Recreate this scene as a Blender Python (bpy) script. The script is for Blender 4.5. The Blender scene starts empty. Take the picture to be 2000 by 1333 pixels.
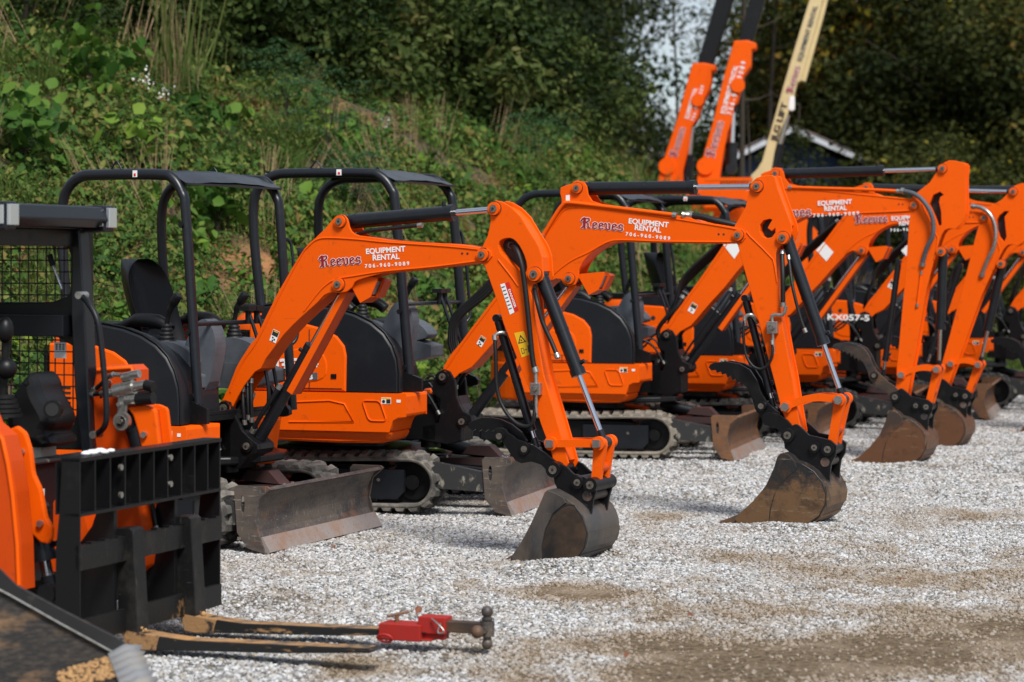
import bpy, math, random
import numpy as np
from mathutils import Vector, Matrix
R = math.radians
rnd = random.Random(7)
C = bpy.data.collections.new('scene'); bpy.context.scene.collection.children.link(C)
S = bpy.context.scene

# ---------------------------------------------------------------- camera, sky, sun, exposure
F, CX, HY, CH = 4722., 1000., 517., 1.7          # focal length in photo pixels, centre column, horizon row, eye height
cam = bpy.data.cameras.new('camera'); co = bpy.data.objects.new('camera', cam); C.objects.link(co)
co.location = (0, 0, CH); co.rotation_euler = (R(90), 0, 0)
cam.sensor_width = 36; cam.lens = 36 * F / 2000; cam.shift_y = -(666.5 - HY) / 2000
cam.clip_end = 2000; cam.dof.use_dof = True; cam.dof.focus_distance = 14.2; cam.dof.aperture_fstop = 2.8
S.camera = co
W = bpy.data.worlds.new('World'); S.world = W; W.use_nodes = True
wn = W.node_tree.nodes; wl = W.node_tree.links
sky = wn.new('ShaderNodeTexSky'); sky.sky_type = 'NISHITA'; sky.sun_disc = False
SE, SA = R(50), R(158)      # elevation; compass angle of the sun, clockwise from +Y
sky.sun_elevation = SE; sky.sun_rotation = SA; sky.dust_density = .6; sky.air_density = 1.0
wn['Background'].inputs['Strength'].default_value = 0.085
tcw = wn.new('ShaderNodeTexCoord'); mpw = wn.new('ShaderNodeMapping'); mpw.inputs['Scale'].default_value = (1, 1, 3.2); wl.new(tcw.outputs['Generated'], mpw.inputs[0])
now = wn.new('ShaderNodeTexNoise'); now.inputs['Scale'].default_value = 3.4; now.inputs['Detail'].default_value = 9; now.inputs['Roughness'].default_value = .55; wl.new(mpw.outputs[0], now.inputs[0])
rmw = wn.new('ShaderNodeMapRange'); rmw.inputs[1].default_value = .40; rmw.inputs[2].default_value = .60; wl.new(now.outputs[0], rmw.inputs[0])
mxw = wn.new('ShaderNodeMix'); mxw.data_type = 'RGBA'; wl.new(rmw.outputs[0], mxw.inputs[0]); wl.new(sky.outputs[0], mxw.inputs[6]); mxw.inputs[7].default_value = (6.2, 6.6, 7.2, 1)   # drifting cloud
wl.new(mxw.outputs[2], wn['Background'].inputs[0])
sun = bpy.data.lights.new('sun', 'SUN'); so = bpy.data.objects.new('sun', sun); C.objects.link(so)
sun.energy = 3.5; sun.angle = R(18); sun.color = (1, .965, .92)
sdir = Vector((math.sin(SA) * math.cos(SE), math.cos(SA) * math.cos(SE), math.sin(SE)))
so.rotation_euler = sdir.to_track_quat('Z', 'Y').to_euler()
S.view_settings.view_transform = 'Standard'; S.view_settings.look = 'None'
S.view_settings.exposure = 0.42; S.view_settings.gamma = 1

# ---------------------------------------------------------------- materials
MT = {}
def mat(name, col, rough=.5, metal=0., spec=.4, col2=None, sc=6., lo=.45, hi=.7, bump=0., bsc=60., stretch=(1, 1, 1), coat=0., col3=None, sc3=2., lo3=.5, hi3=.7, rough2=None, coord='Object', scr=None):
    m = bpy.data.materials.new(name); m.use_nodes = True; n = m.node_tree.nodes; l = m.node_tree.links
    b = n['Principled BSDF']; b.inputs['Roughness'].default_value = rough; b.inputs['Metallic'].default_value = metal
    b.inputs['Specular IOR Level'].default_value = spec; b.inputs['Coat Weight'].default_value = coat; b.inputs['Coat Roughness'].default_value = .15
    b.inputs['Base Color'].default_value = (*col, 1)
    tc = n.new('ShaderNodeTexCoord'); mp = n.new('ShaderNodeMapping'); mp.inputs['Scale'].default_value = stretch
    l.new(tc.outputs[coord], mp.inputs[0]); out = None
    def layer(prev, c, s, a, z, det=8):
        t = n.new('ShaderNodeTexNoise'); t.inputs['Scale'].default_value = s; t.inputs['Detail'].default_value = det; t.inputs['Roughness'].default_value = .65
        l.new(mp.outputs[0], t.inputs[0]); r = n.new('ShaderNodeMapRange'); r.inputs[1].default_value = a; r.inputs[2].default_value = z
        l.new(t.outputs[0], r.inputs[0]); x = n.new('ShaderNodeMix'); x.data_type = 'RGBA'
        l.new(r.outputs[0], x.inputs[0])
        if prev is None: x.inputs[6].default_value = (*col, 1)
        else: l.new(prev, x.inputs[6])
        x.inputs[7].default_value = (*c, 1); return x.outputs[2], r.outputs[0]
    if col2: out, f = layer(None, col2, sc, lo, hi)
    if col3: out, f3 = layer(out, col3, sc3, lo3, hi3)
    if scr:      # fine directional scratches: colour, threshold
        for st in ((.12, 1, 1), (1, 1, .12)):
            mp2 = n.new('ShaderNodeMapping'); mp2.inputs['Scale'].default_value = st; mp2.inputs['Rotation'].default_value = (0, .35, 0); l.new(tc.outputs[coord], mp2.inputs[0])
            t = n.new('ShaderNodeTexNoise'); t.inputs['Scale'].default_value = 95; t.inputs['Detail'].default_value = 2; l.new(mp2.outputs[0], t.inputs[0])
            r = n.new('ShaderNodeMapRange'); r.inputs[1].default_value = scr[1]; r.inputs[2].default_value = scr[1] + .09; r.inputs[4].default_value = scr[2]; l.new(t.outputs[0], r.inputs[0])
            x = n.new('ShaderNodeMix'); x.data_type = 'RGBA'; l.new(r.outputs[0], x.inputs[0]); l.new(out, x.inputs[6]); x.inputs[7].default_value = (*scr[0], 1); out = x.outputs[2]
    if out: l.new(out, b.inputs['Base Color'])
    if col2 and rough2 is not None:
        r2 = n.new('ShaderNodeMapRange'); l.new(f, r2.inputs[0]); r2.inputs[3].default_value = rough; r2.inputs[4].default_value = rough2; l.new(r2.outputs[0], b.inputs['Roughness'])
    if bump:
        t = n.new('ShaderNodeTexNoise'); t.inputs['Scale'].default_value = bsc; t.inputs['Detail'].default_value = 5; l.new(mp.outputs[0], t.inputs[0])
        bp = n.new('ShaderNodeBump'); bp.inputs['Strength'].default_value = bump; bp.inputs['Distance'].default_value = .01
        l.new(t.outputs[0], bp.inputs['Height']); l.new(bp.outputs[0], b.inputs['Normal'])
    MT[name] = m; return m
OR = (.82, .100, .001)
mat('orange', OR, .42, scr=((.42, .07, .012), .70, .55), spec=.14, col2=(.78, .098, .002), sc=2.2, lo=.35, hi=.75, coat=.0, col3=(.34, .06, .008), sc3=13, lo3=.60, hi3=.8, rough2=.5, bump=.03, bsc=180)
mat('grease', (.28, .05, .006), .5, col2=(.06, .03, .015), sc=30, lo=.4, hi=.6)
mat('orange_dark', (.58, .062, .002), .45, scr=((.2, .05, .02), .69, .6), spec=.2, col2=(.5, .05, .005), sc=3, lo=.4, hi=.8, col3=(.16, .05, .02), sc3=14, lo3=.63, hi3=.78)  # deeper orange: loader parts, and shade painted on inner and far faces
mat('black', (.006, .0062, .007), .36, scr=((.05, .045, .04), .72, .5), spec=.3, col2=(.016, .015, .014), sc=9, lo=.55, hi=.85, rough2=.6, bump=.05, bsc=90)
mat('slate', (.009, .0105, .0135), .42, scr=((.03, .032, .035), .71, .5), spec=.3, col2=(.014, .0155, .018), sc=4, lo=.5, hi=.8, rough2=.55, bump=.06, bsc=400)
mat('tube', (.0085, .0105, .014), .33, spec=.38, col2=(.016, .018, .02), sc=14, lo=.55, hi=.8, rough2=.5)
mat('cyl', (.008, .0095, .012), .32, spec=.4, col2=(.015, .016, .017), sc=10, lo=.5, hi=.8, col3=(.22, .2, .16), sc3=60, lo3=.74, hi3=.8)
mat('hose', (.006, .006, .0065), .5, bump=.2, bsc=300)
mat('plastic', (.006, .006, .0065), .42, spec=.3)
mat('grey', (.085, .095, .11), .5, spec=.3, col2=(.06, .068, .078), sc=8)
mat('chrome', (.62, .63, .66), .16, metal=1.)
mat('zinc', (.42, .41, .38), .34, metal=.85, col2=(.2, .17, .13), sc=40, lo=.5, hi=.75)
mat('pin', (.22, .2, .17), .42, metal=.6, col2=(.10, .07, .05), sc=60)
mat('rubber', (.085, .08, .072), .85, col2=(.22, .20, .17), sc=7, lo=.4, hi=.62, col3=(.02, .02, .02), sc3=3, lo3=.5, hi3=.75, bump=.4, bsc=60)
mat('rubber_dusty', (.23, .20, .16), .88, col2=(.12, .105, .085), sc=7, lo=.45, hi=.7, bump=.4, bsc=60)
mat('rubber_dark', (.035, .034, .032), .8, col2=(.09, .085, .075), sc=9, lo=.5, hi=.7, bump=.4, bsc=60)
mat('steel_worn', (.13, .105, .085), .5, scr=((.34, .29, .24), .64, .7), metal=.35, col2=(.055, .05, .052), sc=3.5, lo=.42, hi=.62, stretch=(1, 1, 2.5), col3=(.30, .115, .04), sc3=3, lo3=.56, hi3=.8, bump=.15, bsc=50)
mat('steel_rust', (.18, .085, .04), .62, scr=((.10, .07, .05), .62, .7), metal=.2, col2=(.07, .055, .045), sc=3.5, lo=.4, hi=.65, stretch=(1.2, 1, 2), col3=(.28, .12, .045), sc3=4, lo3=.5, hi3=.8, bump=.2, bsc=60)
mat('steel_bright', (.34, .29, .26), .45, scr=((.16, .10, .07), .62, .6), metal=.4, col2=(.33, .18, .10), sc=6, lo=.5, hi=.75, bump=.12, bsc=80)
mat('bucket_dark', (.032, .031, .032), .42, metal=.3, col2=(.15, .085, .045), sc=2.6, lo=.42, hi=.68, col3=(.10, .095, .085), sc3=9, lo3=.55, hi3=.8, rough2=.6, stretch=(1, 1, 1.7), bump=.15, bsc=60)
mat('bucket_brown', (.17, .085, .035), .5, metal=.25, col2=(.06, .052, .045), sc=2.4, lo=.45, hi=.62, col3=(.28, .17, .09), sc3=6, lo3=.55, hi3=.8, rough2=.55, stretch=(1, 1, 1.4), bump=.2, bsc=60)
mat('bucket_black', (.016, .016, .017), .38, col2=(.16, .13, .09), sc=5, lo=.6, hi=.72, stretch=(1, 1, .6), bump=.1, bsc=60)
mat('bucket_steel', (.07, .067, .066), .44, scr=((.20, .18, .16), .70, .4), metal=.3, col2=(.16, .115, .08), sc=3, lo=.42, hi=.68, col3=(.02, .019, .018), sc3=2.5, lo3=.5, hi3=.7, stretch=(1.6, 1, .6), bump=.1, bsc=60)
mat('bucket_disc', (.085, .055, .036), .45, scr=((.2, .16, .13), .71, .4), metal=.35, col2=(.022, .021, .021), sc=2.6, lo=.42, hi=.6, col3=(.13, .075, .04), sc3=3.4, lo3=.5, hi3=.75, bump=.1, bsc=60)
mat('edge_steel', (.25, .255, .26), .5, metal=.3, col2=(.34, .30, .25), sc=12)
mat('white', (.78, .78, .76), .5); mat('maroon', (.26, .008, .012), .45); mat('yellow', (.75, .42, .01), .5); mat('ink', (.02, .02, .02), .5)
mat('red', (.34, .016, .010), .5, col2=(.3, .02, .015), sc=9, lo=.4, hi=.7, col3=(.12, .05, .03), sc3=25, lo3=.6, hi3=.75)
mat('redpaint', (.6, .02, .01), .4); mat('blue', (.02, .2, .6), .4); mat('brown_plate', (.05, .022, .02), .5, col2=(.03, .028, .028), sc=12)
mat('cream', (.62, .50, .26), .5, col2=(.5, .4, .2), sc=2, lo=.4, hi=.8)
mat('jug', (.62, .60, .50), .5); mat('lens', (.45, .47, .5), .08, metal=.6)
mat('clay', (.42, .24, .10), .95, col2=(.30, .18, .09), sc=30, bump=.5, bsc=90)
mat('fork_clay', (.30, .18, .09), .8, col2=(.05, .045, .04), sc=9, lo=.45, hi=.6, col3=(.42, .22, .08), sc3=5, lo3=.45, hi3=.65, bump=.3, bsc=80)
mat('fork_heel', (.30, .165, .07), .85, col2=(.02, .018, .016), sc=9, lo=.54, hi=.62, bump=.3, bsc=60)
mat('fork_side', (.012, .012, .012), .45, col2=(.30, .17, .075), sc=14, lo=.58, hi=.66, stretch=(.6, 1, 2), bump=.2, bsc=80)
mat('rail', (.008, .008, .008), .42, scr=((.10, .09, .08), .68, .6), spec=.3, col2=(.035, .032, .027), sc=5, lo=.5, hi=.75, bump=.1, bsc=70)
mat('rail_low', (.009, .009, .009), .45, spec=.3, col2=(.28, .15, .06), sc=5, lo=.6, hi=.68, bump=.2, bsc=70)
mat('mudplate', (.03, .03, .03), .5, col2=(.30, .28, .22), sc=14, lo=.56, hi=.66, stretch=(1, 1, .5))
mat('bark', (.04, .03, .021), .9, col2=(.03, .024, .018), sc=12, bump=.6, bsc=30, stretch=(1, 1, .3))
mat('fascia', (.5, .52, .55), .6, col2=(.2, .2, .2), sc=2, lo=.5, hi=.7)
mat('housewall', (.05, .075, .14), .8); mat('roofing', (.09, .08, .08), .8, col2=(.2, .12, .1), sc=4)
mat('dryleaf', (.16, .055, .025), .7); mat('dry', (.34, .24, .13), .9, col2=(.2, .13, .07), sc=8)
mat('petal', (.72, .72, .66), .7)
mat('glass', (.3, .38, .37), .05, metal=.0, spec=.8); MT['glass'].node_tree.nodes['Principled BSDF'].inputs['Transmission Weight'].default_value = .9
MT['glass'].node_tree.nodes['Principled BSDF'].inputs['IOR'].default_value = 1.05
mat('bucket_inner', (.020, .0185, .018), .6, col2=(.075, .06, .045), sc=26, lo=.45, hi=.7, stretch=(1, 1, 3), col3=(.36, .2, .09), sc3=1.9, lo3=.52, hi3=.72, bump=.3, bsc=70)

def leafmat(name, cols, trans=.25, noise=.45, nscale=.9, rough=.6, spec=.12):
    m = bpy.data.materials.new(name); m.use_nodes = True; n = m.node_tree.nodes; l = m.node_tree.links
    b = n['Principled BSDF']; b.inputs['Roughness'].default_value = rough; b.inputs['Specular IOR Level'].default_value = spec
    at = n.new('ShaderNodeAttribute'); at.attribute_name = 'tint'
    oi = n.new('ShaderNodeObjectInfo'); ge = n.new('ShaderNodeNewGeometry')
    no = n.new('ShaderNodeTexNoise'); no.inputs['Scale'].default_value = nscale; no.inputs['Detail'].default_value = 3
    l.new(ge.outputs['Position'], no.inputs[0])
    a1 = n.new('ShaderNodeMath'); a1.operation = 'MULTIPLY_ADD'; l.new(oi.outputs['Random'], a1.inputs[0]); a1.inputs[1].default_value = .35; l.new(at.outputs['Fac'], a1.inputs[2])
    a2 = n.new('ShaderNodeMath'); a2.operation = 'MULTIPLY_ADD'; l.new(no.outputs[0], a2.inputs[0]); a2.inputs[1].default_value = noise * 2; l.new(a1.outputs[0], a2.inputs[2])
    a3 = n.new('ShaderNodeMapRange'); l.new(a2.outputs[0], a3.inputs[0]); a3.inputs[1].default_value = .25; a3.inputs[2].default_value = 1.9
    cr = n.new('ShaderNodeValToRGB'); l.new(a3.outputs[0], cr.inputs[0])
    e = cr.color_ramp.elements
    e[0].position = 0; e[0].color = (*cols[0], 1); e[1].position = 1; e[1].color = (*cols[-1], 1)
    for i, c in enumerate(cols[1:-1]):
        x = e.new((i + 1) / (len(cols) - 1)); x.color = (*c, 1)
    l.new(cr.outputs[0], b.inputs['Base Color'])
    tr = n.new('ShaderNodeBsdfTranslucent'); l.new(cr.outputs[0], tr.inputs[0])
    mx = n.new('ShaderNodeMixShader'); mx.inputs[0].default_value = trans
    l.new(b.outputs[0], mx.inputs[1]); l.new(tr.outputs[0], mx.inputs[2]); l.new(mx.outputs[0], n['Material Output'].inputs[0])
    MT[name] = m
leafmat('leaf_weed', [(.008, .022, .006), (.023, .060, .012), (.050, .108, .020), (.098, .165, .032), (.17, .18, .045), (.19, .11, .04)], noise=.55)
leafmat('leaf_broad', [(.014, .040, .008), (.035, .095, .016), (.075, .155, .022), (.13, .21, .03)])
leafmat('leaf_lime', [(.08, .17, .02), (.14, .23, .03), (.24, .27, .03)], noise=.2)
leafmat('leaf_fern', [(.03, .075, .03), (.055, .12, .045), (.09, .17, .07)], noise=.25)
leafmat('leaf_grass', [(.025, .06, .010), (.05, .10, .018), (.09, .13, .03), (.17, .16, .06)])
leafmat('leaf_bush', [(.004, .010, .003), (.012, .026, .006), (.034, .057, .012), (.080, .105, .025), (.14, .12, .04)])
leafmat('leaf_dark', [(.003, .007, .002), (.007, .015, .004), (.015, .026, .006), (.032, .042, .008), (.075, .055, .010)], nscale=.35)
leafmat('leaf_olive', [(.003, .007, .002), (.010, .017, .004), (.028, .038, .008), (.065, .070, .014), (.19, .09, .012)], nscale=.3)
leafmat('leaf_red', [(.05, .03, .012), (.13, .05, .02), (.10, .08, .02)], noise=.3)
leafmat('leaf_yellow', [(.20, .18, .02), (.32, .26, .03), (.30, .18, .03)], noise=.2)

def wearmat(name, dark, brown, pale, z0, z1):
    m = MT[name] = bpy.data.materials.new(name); m.use_nodes = True; n = m.node_tree.nodes; l = m.node_tree.links; b = n['Principled BSDF']; b.inputs['Roughness'].default_value = .48; b.inputs['Metallic'].default_value = .2
    tc = n.new('ShaderNodeTexCoord'); sp = n.new('ShaderNodeSeparateXYZ'); l.new(tc.outputs['Object'], sp.inputs[0])
    def N_(sc, st=(1, 1, 1), det=8):
        mp = n.new('ShaderNodeMapping'); mp.inputs['Scale'].default_value = st; l.new(tc.outputs['Object'], mp.inputs[0]); t = n.new('ShaderNodeTexNoise'); t.inputs['Scale'].default_value = sc; t.inputs['Detail'].default_value = det; t.inputs['Roughness'].default_value = .7; l.new(mp.outputs[0], t.inputs[0]); return t.outputs[0]
    a = n.new('ShaderNodeMath'); a.operation = 'MULTIPLY_ADD'; l.new(N_(4.5), a.inputs[0]); a.inputs[1].default_value = .75; l.new(sp.outputs[2], a.inputs[2])
    r = n.new('ShaderNodeMapRange'); l.new(a.outputs[0], r.inputs[0]); r.inputs[1].default_value = (z1 + z0) / 2 + .375 + .05; r.inputs[2].default_value = (z1 + z0) / 2 + .375 - .05
    def mx(f, A, B, a0=None, a1=None):
        if a0 is not None: q = n.new('ShaderNodeMapRange'); l.new(f, q.inputs[0]); q.inputs[1].default_value = a0; q.inputs[2].default_value = a1; f = q.outputs[0]
        x = n.new('ShaderNodeMix'); x.data_type = 'RGBA'; l.new(f, x.inputs[0])
        for i, c in ((6, A), (7, B)):
            if isinstance(c, tuple): x.inputs[i].default_value = (*c, 1)
            else: l.new(c, x.inputs[i])
        return x.outputs[2]
    c = mx(r.outputs[0], dark, brown); c = mx(N_(9), c, tuple(q * .45 for q in brown), .5, .7); c = mx(N_(5, (1, 1, 5)), c, pale, .58, .74); c = mx(N_(80, (.16, 1, 1), 3), c, pale, .69, .80); c = mx(N_(80, (1, 1, .18), 3), c, pale, .69, .80)
    l.new(c, b.inputs['Base Color']); bp = n.new('ShaderNodeBump'); bp.inputs['Strength'].default_value = .25; bp.inputs['Distance'].default_value = .008; l.new(N_(40), bp.inputs['Height']); l.new(bp.outputs[0], b.inputs['Normal'])
wearmat('bucket_mid', (.018, .018, .019), (.150, .082, .038), (.30, .25, .18), .15, .36)
wearmat('bucket_red', (.05, .035, .027), (.13, .055, .024), (.24, .17, .10), .1, .5)
# ---------------------------------------------------------------- object helpers
def link(o, parent=None):
    C.objects.link(o)
    if parent is not None: o.parent = parent
    return o
def tag(o, label=None, cat=None, group=None, kind=None):
    if label: o['label'] = label
    if cat: o['category'] = cat
    if group: o['group'] = group
    if kind: o['kind'] = kind
    return o
def empty(name, loc, label, cat, group=None):
    o = bpy.data.objects.new(name, None); o.location = loc; link(o); o.empty_display_size = .2
    return tag(o, label, cat, group)
class Frame:
    """local axes: x forward, y left, z up; th = how far forward turns from +X towards the camera"""
    def __init__(s, ox, oy, th, oz=0.):
        s.o = (ox, oy); s.oz = oz; s.t = R(th)
    def loc(s, px, py, c=0.):
        a = (px - CX) / F; sn, cs = math.sin(s.t), math.cos(s.t)
        t = (c + s.o[0] * sn + s.o[1] * cs) / (a * sn + cs)
        return ((t * a - s.o[0]) * cs - (t - s.o[1]) * sn, CH - (py - HY) * t / F - s.oz)
    def L(s, pts, c=0.): return [s.loc(p[0], p[1], c) for p in pts]
    def world(s, x, y, z): 
        sn, cs = math.sin(s.t), math.cos(s.t)
        return Vector((s.o[0] + x * cs + y * sn, s.o[1] - x * sn + y * cs, z + s.oz))
def place(o, fr, parent):
    pl = parent.location if parent.type == 'EMPTY' else Vector((0, 0, 0))
    if parent.type == 'EMPTY':
        o.location = Vector((fr.o[0], fr.o[1], fr.oz)) - pl; o.rotation_euler = (0, 0, -fr.t)
    return o
class MB:
    def __init__(s): s.v = []; s.f = []; s.m = []; s.sm = []; s.mats = []
    def mi(s, name):
        if name not in s.mats: s.mats.append(name)
        return s.mats.index(name)
    def add(s, vs, fs, m, smooth=False):
        k = len(s.v); s.v += [tuple(v) for v in vs]; i = s.mi(m)
        for f in fs: s.f.append([k + a for a in f]); s.m.append(i); s.sm.append(smooth)
    def box(s, a, b, m, rot=None, bev=0.):
        (x0, y0, z0), (x1, y1, z1) = a, b
        vs = [(x, y, z) for z in (z0, z1) for y in (y0, y1) for x in (x0, x1)]
        if rot: vs = [rot(v) for v in vs]
        s.add(vs, [(0, 2, 3, 1), (4, 5, 7, 6), (0, 1, 5, 4), (2, 6, 7, 3), (0, 4, 6, 2), (1, 3, 7, 5)], m)
    def prism(s, poly, y0, y1, m, side=None):
        """poly in (x, z), extruded from y0 to y1"""
        n = len(poly); A = sum(poly[i][0] * poly[(i + 1) % n][1] - poly[(i + 1) % n][0] * poly[i][1] for i in range(n))
        if A < 0: poly = poly[::-1]
        s.add([(x, y0, z) for x, z in poly] + [(x, y1, z) for x, z in poly], [list(range(n)), list(range(2 * n - 1, n - 1, -1))], m)
        s.add([(x, y0, z) for x, z in poly] + [(x, y1, z) for x, z in poly], [(i, i + n, (i + 1) % n + n, (i + 1) % n) for i in range(n)], side or m)
    def plan(s, poly, z0, z1, m):
        n = len(poly); A = sum(poly[i][0] * poly[(i + 1) % n][1] - poly[(i + 1) % n][0] * poly[i][1] for i in range(n))
        if A < 0: poly = poly[::-1]
        s.add([(x, y, z0) for x, y in poly] + [(x, y, z1) for x, y in poly],
              [list(range(n - 1, -1, -1)), list(range(n, 2 * n))] + [(i, (i + 1) % n, (i + 1) % n + n, i + n) for i in range(n)], m)
    def tube(s, pts, r, m, n=10, cap=True):
        pts = [Vector(p) for p in pts]; rs = r if isinstance(r, (list, tuple)) else [r] * len(pts)
        vs = []; prev = None
        for i, p in enumerate(pts):
            d = (pts[min(i + 1, len(pts) - 1)] - pts[max(i - 1, 0)]).normalized()
            if prev is None: u = d.orthogonal().normalized()
            else: u = (prev - d * prev.dot(d)).normalized()
            prev = u; w = d.cross(u)
            for k in range(n):
                a = 2 * math.pi * k / n; vs.append(p + (u * math.cos(a) + w * math.sin(a)) * rs[i])
        fs = [(i * n + k, i * n + (k + 1) % n, (i + 1) * n + (k + 1) % n, (i + 1) * n + k) for i in range(len(pts) - 1) for k in range(n)]
        s.add(vs, fs, m, True)
        if cap: s.add(vs[:n], [list(range(n - 1, -1, -1))], m); s.add(vs[-n:], [list(range(n))], m)
    def cyl(s, a, b, r, m, n=16): s.tube([a, b], r, m, n)
    def merge(s, me, fn=None, m=None):
        """take in a finished mesh"""
        k = len(s.v); s.v += [tuple(fn(v.co) if fn else v.co) for v in me.vertices]; i = s.mi(m)
        for p in me.polygons: s.f.append([k + a for a in p.vertices]); s.m.append(i); s.sm.append(False)
    def mesh(s, name):
        me = bpy.data.meshes.new(name); me.from_pydata(s.v, [], s.f)
        for x in s.mats: me.materials.append(MT[x])
        me.polygons.foreach_set('material_index', s.m); me.polygons.foreach_set('use_smooth', s.sm); me.update(); return me
    def build(s, name, parent=None, fr=None, bev=0., seg=2):
        o = bpy.data.objects.new(name, s.mesh(name)); link(o, parent)
        if fr is not None and parent is not None: place(o, fr, parent)
        if bev: bevel(o, bev, seg)
        return o
def bevel(o, w, seg=2):
    b = o.modifiers.new('bevel', 'BEVEL'); b.width = w; b.segments = seg; b.limit_method = 'ANGLE'; b.angle_limit = R(35); b.harden_normals = False
def chaikin(p, it=2, r=.25, closed=True):
    for _ in range(it):
        q = []; n = len(p)
        for i in range(n if closed else n - 1):
            a, b = p[i], p[(i + 1) % n]
            q.append(tuple(x + (y - x) * r for x, y in zip(a, b))); q.append(tuple(x + (y - x) * (1 - r) for x, y in zip(a, b)))
        if not closed: q = [p[0]] + q + [p[-1]]
        p = q
    return p
def spline(P, n=6):
    P = [Vector(p) for p in P]; out = []
    for i in range(len(P) - 1):
        a, b, c, d = P[max(i - 1, 0)], P[i], P[i + 1], P[min(i + 2, len(P) - 1)]
        for k in range(n):
            t = k / n; out.append(.5 * ((2 * b) + (c - a) * t + (2 * a - 5 * b + 4 * c - d) * t * t + (3 * b - a - 3 * c + d) * t ** 3))
    return out + [P[-1]]
def plate_mesh(outline, holes, thick, bev=.004):
    """2D outline (x, z) with holes -> bevelled plate mesh standing in XZ, centred on y = 0"""
    cu = bpy.data.curves.new('c', 'CURVE'); cu.dimensions = '2D'; cu.fill_mode = 'BOTH'; cu.extrude = max(thick / 2 - bev, .0005); cu.bevel_depth = bev; cu.bevel_resolution = 1
    cu.offset = -bev
    for pl in [outline] + list(holes):
        sp = cu.splines.new('POLY'); sp.points.add(len(pl) - 1); sp.use_cyclic_u = True
        for i, (x, z) in enumerate(pl): sp.points[i].co = (x, z, 0, 1)
    o = bpy.data.objects.new('t', cu); me = bpy.data.meshes.new_from_object(o); bpy.data.objects.remove(o); bpy.data.curves.remove(cu)
    return me
def plate(mb, outline, y, thick, m, holes=(), bev=.004):
    me = plate_mesh(outline, holes, thick, bev); mb.merge(me, lambda v: (v.x, y - v.z, v.y), m); bpy.data.meshes.remove(me)
def boss(mb, x, z, y, r, h, m='orange', pin='pin'):
    """round boss with a pin head on the near side (-y)"""
    mb.cyl((x, y + .01, z), (x, y - .003, z), r * 1.16, 'grease', 20); mb.cyl((x, y + .01, z), (x, y - h, z), r, m, 20); mb.cyl((x, y - h + .002, z), (x, y - h - .008, z), r * .58, pin, 16); mb.cyl((x, y - h - .006, z), (x, y - h - .011, z), r * .2, 'ink', 8)
def nut(mb, x, z, y, r, m='zinc'):
    mb.cyl((x, y, z), (x, y - r * 1.1, z), r, m, 6)

# --- lettering
def text_mesh(txt, bold=.0):
    cu = bpy.data.curves.new('t', 'FONT'); cu.body = txt; cu.size = 1; cu.offset = bold; cu.resolution_u = 3
    o = bpy.data.objects.new('t', cu); me = bpy.data.meshes.new_from_object(o); bpy.data.objects.remove(o); bpy.data.curves.remove(cu); return me
def letter(mb, txt, p0, p1, h, y, m='white', bold=.03, space=0.):
    """letters on the side facing -y with the base line from p0 to p1 (x, z) and capital height h"""
    if space: txt = (' ' * int(space)).join(txt)
    me = text_mesh(txt, bold); xs = [v.co.x for v in me.vertices]; ys = [v.co.y for v in me.vertices]
    if not xs: return
    x0, x1 = min(xs), max(xs); y1 = .70
    d = Vector((p1[0] - p0[0], p1[1] - p0[1])); W_ = d.length; d.normalize(); nn = Vector((-d.y, d.x))
    def fn(v):
        q = Vector(p0) + d * ((v.x - x0) / (x1 - x0) * W_) + nn * (v.y / y1 * h); return (q.x, y, q.y)
    mb.merge(me, fn, m); bpy.data.meshes.remove(me)
# broken-pen strokes of the five letter shapes in a blackletter word; unit = x-height 1, capital 1.6
GL = {
 'R': (1.5, [[(.15, 1.35), (.45, 1.6), (.75, 1.45)], [(.42, 1.5), (.42, .3), (.15, 0)], [(.15, .9), (.6, 1.0)], [(.62, 1.5), (1.05, 1.55), (1.15, 1.2), (.7, .88)], [(.75, .85), (1.0, .75), (1.05, .2), (1.35, .08)], [(.15, 0), (.45, .12), (.7, .0)], [(.6, 1.4), (.6, .2)], [(.02, 1.1), (.2, 1.25)]]),
 'e': (.85, [[(.2, .8), (.2, .22), (.45, .02), (.75, .22)], [(.2, .8), (.5, 1.0), (.72, .78), (.25, .45)]]),
 'v': (.95, [[(.05, .85), (.2, 1.0), (.3, .75), (.3, .2), (.55, .02), (.75, .2)], [(.6, 1.0), (.78, .85), (.78, .1)]]),
 's': (.85, [[(.7, .85), (.45, 1.0), (.2, .78), (.3, .55), (.65, .48), (.72, .2), (.45, .0), (.12, .15)]])}
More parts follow.
